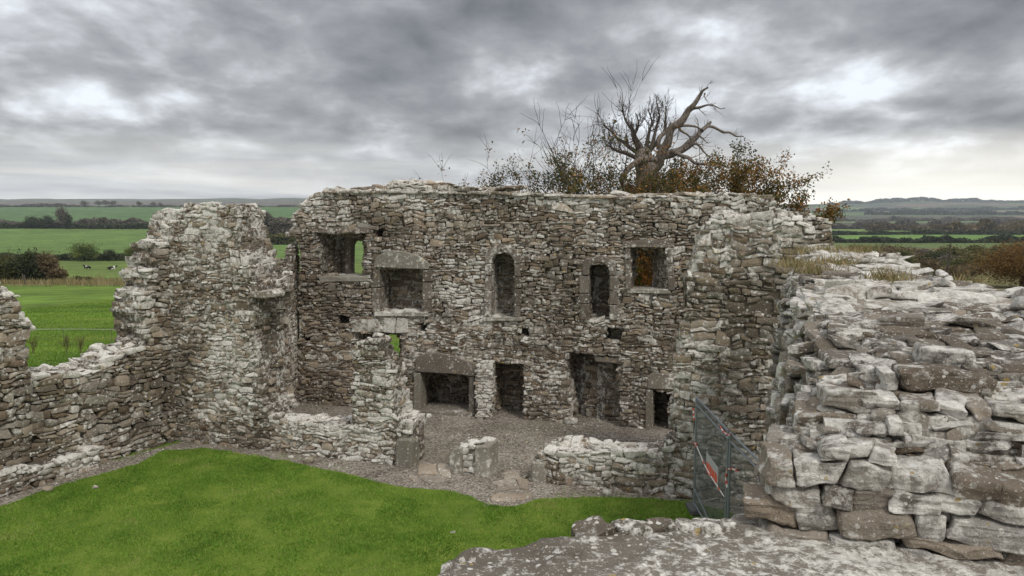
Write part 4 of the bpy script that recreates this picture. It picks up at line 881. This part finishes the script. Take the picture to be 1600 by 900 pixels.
# belts of woodland on the right, too dense to count
def belt(name, x0, x1, D0, D1, hpx, mats, label, n, size, seed):
    rt_ = hedge(name, x0, x1, D0, D1, hpx, mats, label, n=n, size=size, seed=seed, cat='woodland', group=None, var=.55); rt_['kind'] = 'stuff'; return rt_
belt('woodland', 1290, 1700, 1520, 1600, 9, 'leaf_grey', 'grey brown belt of distant woodland on the right', 12000, 3.2, 11)
belt('woodland', 1350, 1700, 1320, 1400, 9, 'leaf_brown', 'brown belt of distant woodland beyond the right fields', 9000, 2.8, 12)
belt('woodland', 1470, 1700, 1060, 1100, 14, 'leaf_brown', 'autumn wood beyond the green field at far right', 9000, 2.4, 13)
belt('woodland', 1290, 1700, 2500, 2600, 4.5, 'leaf_grey', 'thin far belt of trees on the valley floor', 9000, 4.0, 14)
belt('ridge_woodland', 1290, 1700, 6900, 6950, 5, 'leaf_dark', 'wooded line along the right hand ridge', 5000, 11, 15)
belt('ridge_woodland', 1290, 1700, 4700, 5000, 4, 'leaf_dark', 'wooded strip on the far hillside', 4500, 8, 16)
belt('ridge_woodland', 1350, 1700, 3600, 3700, 5, 'leaf_dark', 'wooded strip low on the far hillside', 5000, 6.5, 17)
# individual trees of the wood below the near wall
kinds = ['brown', 'olive', 'grey', 'brown', 'dark', 'olive', 'brown', 'grey']; words_ = {'brown': 'brown leaved', 'olive': 'olive yellow', 'grey': 'bare grey', 'dark': 'dark green'}
wood = [(1318, 388, 300, 0), (1340, 384, 340, 1), (1362, 386, 300, 1), (1380, 382, 330, 0), (1402, 384, 290, 0), (1424, 386, 320, 3), (1446, 388, 280, 2), (1470, 390, 260, 0), (1492, 388, 240, 5), (1512, 386, 250, 5), (1330, 398, 220, 0), (1372, 398, 210, 6), (1412, 402, 190, 1), (1452, 404, 180, 0), (1497, 404, 170, 1), (1532, 400, 175, 5), (1552, 388, 260, 4), (1296, 392, 260, 4), (1585, 386, 300, 2), (1350, 410, 170, 2), (1392, 412, 160, 4), (1432, 414, 150, 6), (1474, 416, 150, 0), (1308, 402, 200, 3), (1325, 412, 160, 2), (1350, 394, 260, 7), (1390, 394, 250, 0), (1415, 392, 235, 1), (1436, 395, 225, 0), (1460, 394, 215, 4), (1482, 397, 200, 2), (1520, 396, 205, 0), (1538, 392, 230, 1), (1500, 416, 140, 6), (1520, 412, 150, 0), (1455, 420, 135, 1), (1410, 418, 140, 3), (1372, 408, 185, 3), (1565, 382, 330, 3), (1600, 380, 340, 0), (1480, 384, 330, 6), (1526, 384, 320, 1)]
seen = {}
for i, (px, tp, D, k) in enumerate(wood):
    kd = kinds[k]; row = 'back' if D >= 240 else 'middle' if D > 172 else 'front'
    key = (kd, row); seen.setdefault(key, []).append(i)
ordn = ['first', 'second', 'third', 'fourth', 'fifth', 'sixth', 'seventh', 'eighth', 'ninth', 'tenth', 'eleventh', 'twelfth']
for (kd, row), li in seen.items():
    li = sorted(li, key=lambda i: wood[i][0])
    for j, i in enumerate(li):
        px, tp, D, k = wood[i]; which = 'only one' if len(li) == 1 else ordn[j]+' of that kind'
        lb = f'{words_[kd]} tree, {which} in the {row} row of the right wood'
        put(kd, px, 400, D, tp, lb, 'woodland_tree', group='trees of the wood below the near wall', wide=1.75)
# dead pole-like snag above the near wall
sn = smooth_path([AT(1479, 436, 120), AT(1481, 415, 120), AT(1482, 396, 120), AT(1485, 380, 120)], 4, .2, 3); ps = [tube(sn, np.linspace(.22, .06, len(sn)), 6), tube([AT(1482, 396, 120), AT(1479, 388, 120)], [.07, .03], 4), tube([AT(1484, 388, 120), AT(1487, 382, 120)], [.07, .03], 4)]
sn0 = tube([(sn[0][0], 120, float(terrain_z(sn[0][0], 120))-.2), sn[0]], [.25, .22], 6); V, F, c = join(ps+[sn0]); tag(mk('snag', V, F, M['bark'], c), 'thin dark dead stem standing alone before the right wood', 'dead tree')
# ------------------------------------------------------------------ electric fence, cows
ef = empty('wire_fence', tuple(G(60, 560))); tag(ef, 'thin white wire fence on short posts in the field outside the breach', 'fence')
D_ = 36.0; xs = [AT(px, 545, D_)[0] for px in (-40, 30, 100, 175, 250)]
for x in xs:
    V, F, c = tube([(x, D_, -.05), (x+.02, D_, .42), (x, D_, .86)], [.012, .011, .010], 6); attach(mk('post', V, F, M['wood_post'], c), ef)
V, F, c = tube(smooth_path([(x, D_-.02, .80-(.0 if i % 2 == 0 else .02)) for i, x in enumerate(xs)], 8), [.006]*((len(xs)-1)*8+1), 5); attach(mk('wire', V, F, M['tape_white'], c), ef)
for px, lb in ((52, 'dead brown dock stalk by the wire fence nearest the left wall'), (104, 'dead brown weed stalk below the wire fence'), (126, 'taller dead weed stalk by the wire fence near the pillar')):
    x = AT(px, 545, 34)[0]; out = []; rg = np.random.default_rng(px)
    for _ in range(5): grow(out, [], np.array([x, 34., 0]), np.array([rg.normal(0, .3), rg.normal(0, .3), 1.5]), .42, .012, 1, rg, .1, .2, (2, 3), 3)
    V, F, c = join(out); tag(mk('weed_stalk', V, F, M['leaf_brown'], c), lb, 'weed')
for px, D, lb in ((36, 124, 'short wooden fence post standing in the dry grass, left one'), (33, 131, 'wooden fence post at the thicket edge, farther one')):
    x = AT(px, 400, D)[0]; z = float(terrain_z(x, D)); V, F, c = tube([(x, D, z-.1), (x, D, z+1.5), (x+.02, D, z+1.55)], [.10, .10, .04], 7); tag(mk('fence_post', V, F, M['wood_post'], c), lb, 'post', 'posts in the dry grass')
def cow(px, py, D, yaw, label):
    x = AT(px, py, D)[0]; z = float(terrain_z(x, D)); r = empty('cow', (x, D, z)); r.rotation_euler = (0, 0, yaw); tag(r, label, 'cow', 'cows in the field')
    # lying cow: one continuous skinned body
    V = [(0, 0, .55), (.45, 0, .62), (.85, 0, .70), (-.5, 0, .58), (-.85, 0, .55), (1.15, .05, .95), (1.38, .10, 1.12), (1.62, .14, 1.0), (.65, .28, .32), (1.0, .34, .14), (.7, .38, .08), (.65, -.28, .32), (1.05, -.32, .12), (.8, -.4, .08), (-.65, .34, .34), (-.2, .46, .16), (-.6, .52, .08), (-.65, -.34, .34), (-.25, -.46, .16), (-.6, -.5, .08), (-1.02, 0, .3), (1.33, .26, 1.16), (1.33, -.05, 1.16)]
    E_ = [(0, 1), (1, 2), (0, 3), (3, 4), (2, 5), (5, 6), (6, 7), (2, 8), (8, 9), (9, 10), (2, 11), (11, 12), (12, 13), (3, 14), (14, 15), (15, 16), (3, 17), (17, 18), (18, 19), (4, 20), (6, 21), (6, 22)]
    Rr = [.42, .42, .36, .42, .28, .2, .15, .09, .15, .07, .06, .15, .07, .06, .2, .09, .06, .2, .09, .06, .04, .05, .05]
    me = bpy.data.meshes.new('body'); me.from_pydata(V, E_, []); o = bpy.data.objects.new('body', me); C.objects.link(o); o.parent = r
    md = o.modifiers.new('skin', 'SKIN'); 
    for i, q in enumerate(me.skin_vertices[0].data if me.skin_vertices else []): q.radius = (Rr[i], Rr[i])
    if not me.skin_vertices: pass
    s = o.modifiers.new('sub', 'SUBSURF'); s.levels = s.render_levels = 1; me.materials.append(M['cow']); return r, o, Rr
m, b, p = newmat('cow', .8, .2); oc = b.n('ShaderNodeTexCoord').outputs['Object']; nn = b.noise(oc, 1.1, 2, .4); setc(b, p, b.ramp(nn, [(.535, (.018, .017, .018)), (.55, (.62, .60, .55))]))
for a in ((137, 418, 225, 2.9, 'black cow with white patches lying in the field, left one'), (174, 421, 215, .5, 'black and white cow lying in the field nearer the tall pillar')):
    r, o, Rr = cow(*a)
    bm = bmesh.new(); bm.from_mesh(o.data); lay = bm.verts.layers.skin.verify()
    for v, q in zip(bm.verts, Rr): v[lay].radius = (q, q)
    bm.verts.ensure_lookup_table(); bm.verts[0][lay].use_root = True; bm.to_mesh(o.data); bm.free()
# ------------------------------------------------------------------ temporary site fence
def fpanel(name, pa, pb, h, label, first):
    """welded mesh fence panel between two ground points"""
    r = empty(name, tuple(pa)); tag(r, label, 'fence panel', 'temporary mesh fence panels by the right wall')
    pa, pb = np.array(pa, float), np.array(pb, float); e = pb-pa; L = np.linalg.norm(e); e = e/L; Z_ = np.array([0, 0, 1.])
    for q, s in ((pa, 1), (pb, -1)):
        V, F, c = tube([q+e*.03*s-[0, 0, .0], q+e*.03*s+Z_*h*.5, q+e*.03*s+Z_*h], [.024]*3, 8); attach(mk('post', V, F, M['galvanised'], c, smooth=True), r)
    for z in (.18, h-.16, h-.01):
        V, F, c = tube([pa+Z_*z, (pa+pb)/2+Z_*z, pb+Z_*z], [.021 if z > h-.1 else .018]*3, 8); attach(mk('rail', V, F, M['galvanised'], c, smooth=True), r)
    ps = []
    for t in np.arange(.08, L, .04): ps.append(tube([pa+e*t+Z_*.18, pa+e*t+Z_*(h-.02)], [.0032]*2, 3))
    for z in np.arange(.3, h-.1, .16): ps.append(tube([pa+Z_*z, pb+Z_*z], [.0032]*2, 3))
    V, F, c = join(ps); attach(mk('mesh_infill', V, F, M['wire'], c), r)
    return r, e, L
def gtop(px, py, z): return G(px, py, z)
HF = 2.5
f0, f1, f2 = gtop(1088, 622, HF), gtop(1140, 677, HF), gtop(1180, 716, HF)
f0[2] = f1[2] = f2[2] = .03
p1, e1, l1 = fpanel('mesh_fence_panel', f0, f1-(f1-f0)*.02, HF, 'galvanised mesh fence panel carrying the orange sign beside the right wall', True)
p2, e2, l2 = fpanel('mesh_fence_panel', f1+(f2-f1)*.02, f1+(f2-f1)*1.7, HF, 'galvanised mesh fence panel running behind the near rubble wall', False)
# diagonal back brace and cross rail on the first panel
nrm = np.array([-e1[1], e1[0], 0]); nrm = nrm if nrm[0] < 0 else -nrm
V, F, c = tube([f0+e1*.03+np.array([0, 0, .5]), G(1108, 815, .03)], [.022]*2, 8); attach(mk('brace', V, F, M['galvanised'], c, smooth=True), p1)
for q, par in ((f0, p1), (f1, p1), (f1+(f2-f1)*1.7, p2)):
    V, F, c = stones(np.array([[q[0], q[1], .07]]), np.array([[.12, .32, .07]]), np.random.default_rng(1), n=4, k=10, jit=.02, rough=0); attach(mk('foot', V, F, M['rubber_block'], c), par)
cl_ = tube([f1+np.array([-.03, 0, HF-.12]), f1+np.array([.06, .0, HF-.02])], [.035]*2, 8); attach(mk('clamp', *cl_[:2], M['galvanised'], cl_[2]), p1)
def on_panel(px, py, off=.0):
    d_ = ray(px, py); n_ = np.array([-e1[1], e1[0], 0]); t = ((f0-CP)@n_)/(d_@n_); q = CP+d_*t; return q-n_*np.sign(n_@(f0-CP))*off*0+np.array([-off, 0, 0])
def flatpoly(name, pts, off, th, mat, par):
    a = [on_panel(*q, off) for q in pts]; c = [q+np.array([th, 0, 0]) for q in a]; n = len(a); V = np.array(a+c)
    bm = bmesh.new(); vv = [bm.verts.new(q) for q in V]; bm.faces.new(vv[:n]); bm.faces.new(vv[n:][::-1])
    for i in range(n): bm.faces.new((vv[i], vv[n+i], vv[n+(i+1) % n], vv[(i+1) % n]))
    bmesh.ops.recalc_face_normals(bm, faces=bm.faces); me = bpy.data.meshes.new(name); bm.to_mesh(me); bm.free(); me.materials.append(mat); o = bpy.data.objects.new(name, me); C.objects.link(o)
    if par: attach(o, par) if par.type == 'EMPTY' else setattr(o, 'parent', par)
    return o
sg = flatpoly('warning_sign', [(1106, 706), (1124.5, 731), (1124, 762), (1106, 737)], .03, .006, M['sign_white'], None)
tag(sg, 'white warning sign with orange lettered block tied to the mesh fence', 'sign')
for k in range(4):
    x = 1106.7+k*4.3; y = 720.5+k*5.9
    flatpoly('orange_marking', [(x, y-1.5*(k % 2)), (x+3.3, y+4.6), (x+3.3, y+22.0-k*1.6), (x, y+16.5-k*.8)], .036, .004, M['sign_orange'], sg)
tp = [on_panel(1088, 692, .02), on_panel(1105, 727, .05), on_panel(1118, 748, .06), on_panel(1134, 776, .03)]
V, F, c = tube(smooth_path(tp, 6), [.012]*19, 5); mi = (np.arange(len(F))//5 % 5 == 0).astype(int)
tag(mk('barrier_tape', V, F, [M['tape_white'], M['tape_red']], c, mi=mi), 'white and red tape twisted diagonally across the signed fence panel', 'tape', 'barrier tape on the mesh fence')
def tape(P, label, off=.03, n=3):
    o = smooth_path([on_panel(*q, off) for q in P], 5, .01, 2); V, F, c = tube(o, [.018]*len(o), 4); mi = (np.arange(len(F))//4 % 4 < 2).astype(int)
    tag(mk('barrier_tape', V, F, [M['tape_white'], M['tape_red']], c, mi=mi), label, 'tape', 'barrier tape on the mesh fence')
tape([(1085, 638), (1086, 648), (1087, 657)], 'short strip of pink tape at the far post of the fence')
tape([(1086, 692), (1091, 694), (1088, 698)], 'knot of red tape where the diagonal starts on the far post')
tape([(1128, 667), (1134, 676), (1142, 680), (1146, 676)], 'white tape knotted over the joint of the two fence panels')
tape([(1156, 735), (1146, 732), (1139, 733), (1137, 748), (1139, 762)], 'loose red and white tape hanging at the middle fence post')
# ------------------------------------------------------------------ air
bm = bmesh.new(); bmesh.ops.create_cube(bm, size=1); me = bpy.data.meshes.new('haze'); bm.to_mesh(me); bm.free()
hz_ = bpy.data.objects.new('haze', me); C.objects.link(hz_); hz_.scale = (17000, 7700, 330); hz_.location = (0, 3700, 65)
m = bpy.data.materials.new('haze'); m.use_nodes = True; m.node_tree.nodes.clear(); b = NB(m.node_tree)
vol = b.n('ShaderNodeVolumePrincipled', {'Color': (.84, .92, 1, 1), 'Density': 9e-5, 'Anisotropy': .2}); b.n('ShaderNodeOutputMaterial', {1: vol.outputs[0]}); me.materials.append(m)
tag(hz_, 'thin pale blue haze over the far hills', 'haze', None, 'stuff')
for ob in C.objects:
    if ob.get('category') and not ob.get('kind'): ob['kind'] = 'thing'

# scattered larger pebbles in the gravel, too many to count
rng = np.random.default_rng(21); q = np.stack([rng.uniform(-14, 7, 30000), rng.uniform(13, 26, 30000)], 1)
q = q[pip(q[:, 0], q[:, 1], [p_[:2] for p_ in gl]) & ~pip(q[:, 0], q[:, 1], lp) & (rng.random(len(q)) < .35+.5*vnoise(np.c_[q*.9, q[:, :1]*0], 5))][:7000]
sz = rng.uniform(.010, .030, len(q))*np.exp(rng.normal(0, .25, len(q)))
V, F, c = stones(np.c_[q, .014+sz*.3], np.stack([sz, sz*.8, sz*.55], 1), rng, n=2, k=4, jit=.3, rot=.5); c[:, 2] = -.05
tag(mk('pebbles', V, F, M['dressed_pale'], c), 'scattered pebbles lying in the gravel', 'pebbles', None, 'stuff')
loose(707, 834, .05, 'small dark clod lying out on the open lawn', .5, 'mortar', 9)
for ob in C.objects:
    if ob.get('category') and not ob.get('kind'): ob['kind'] = 'thing'
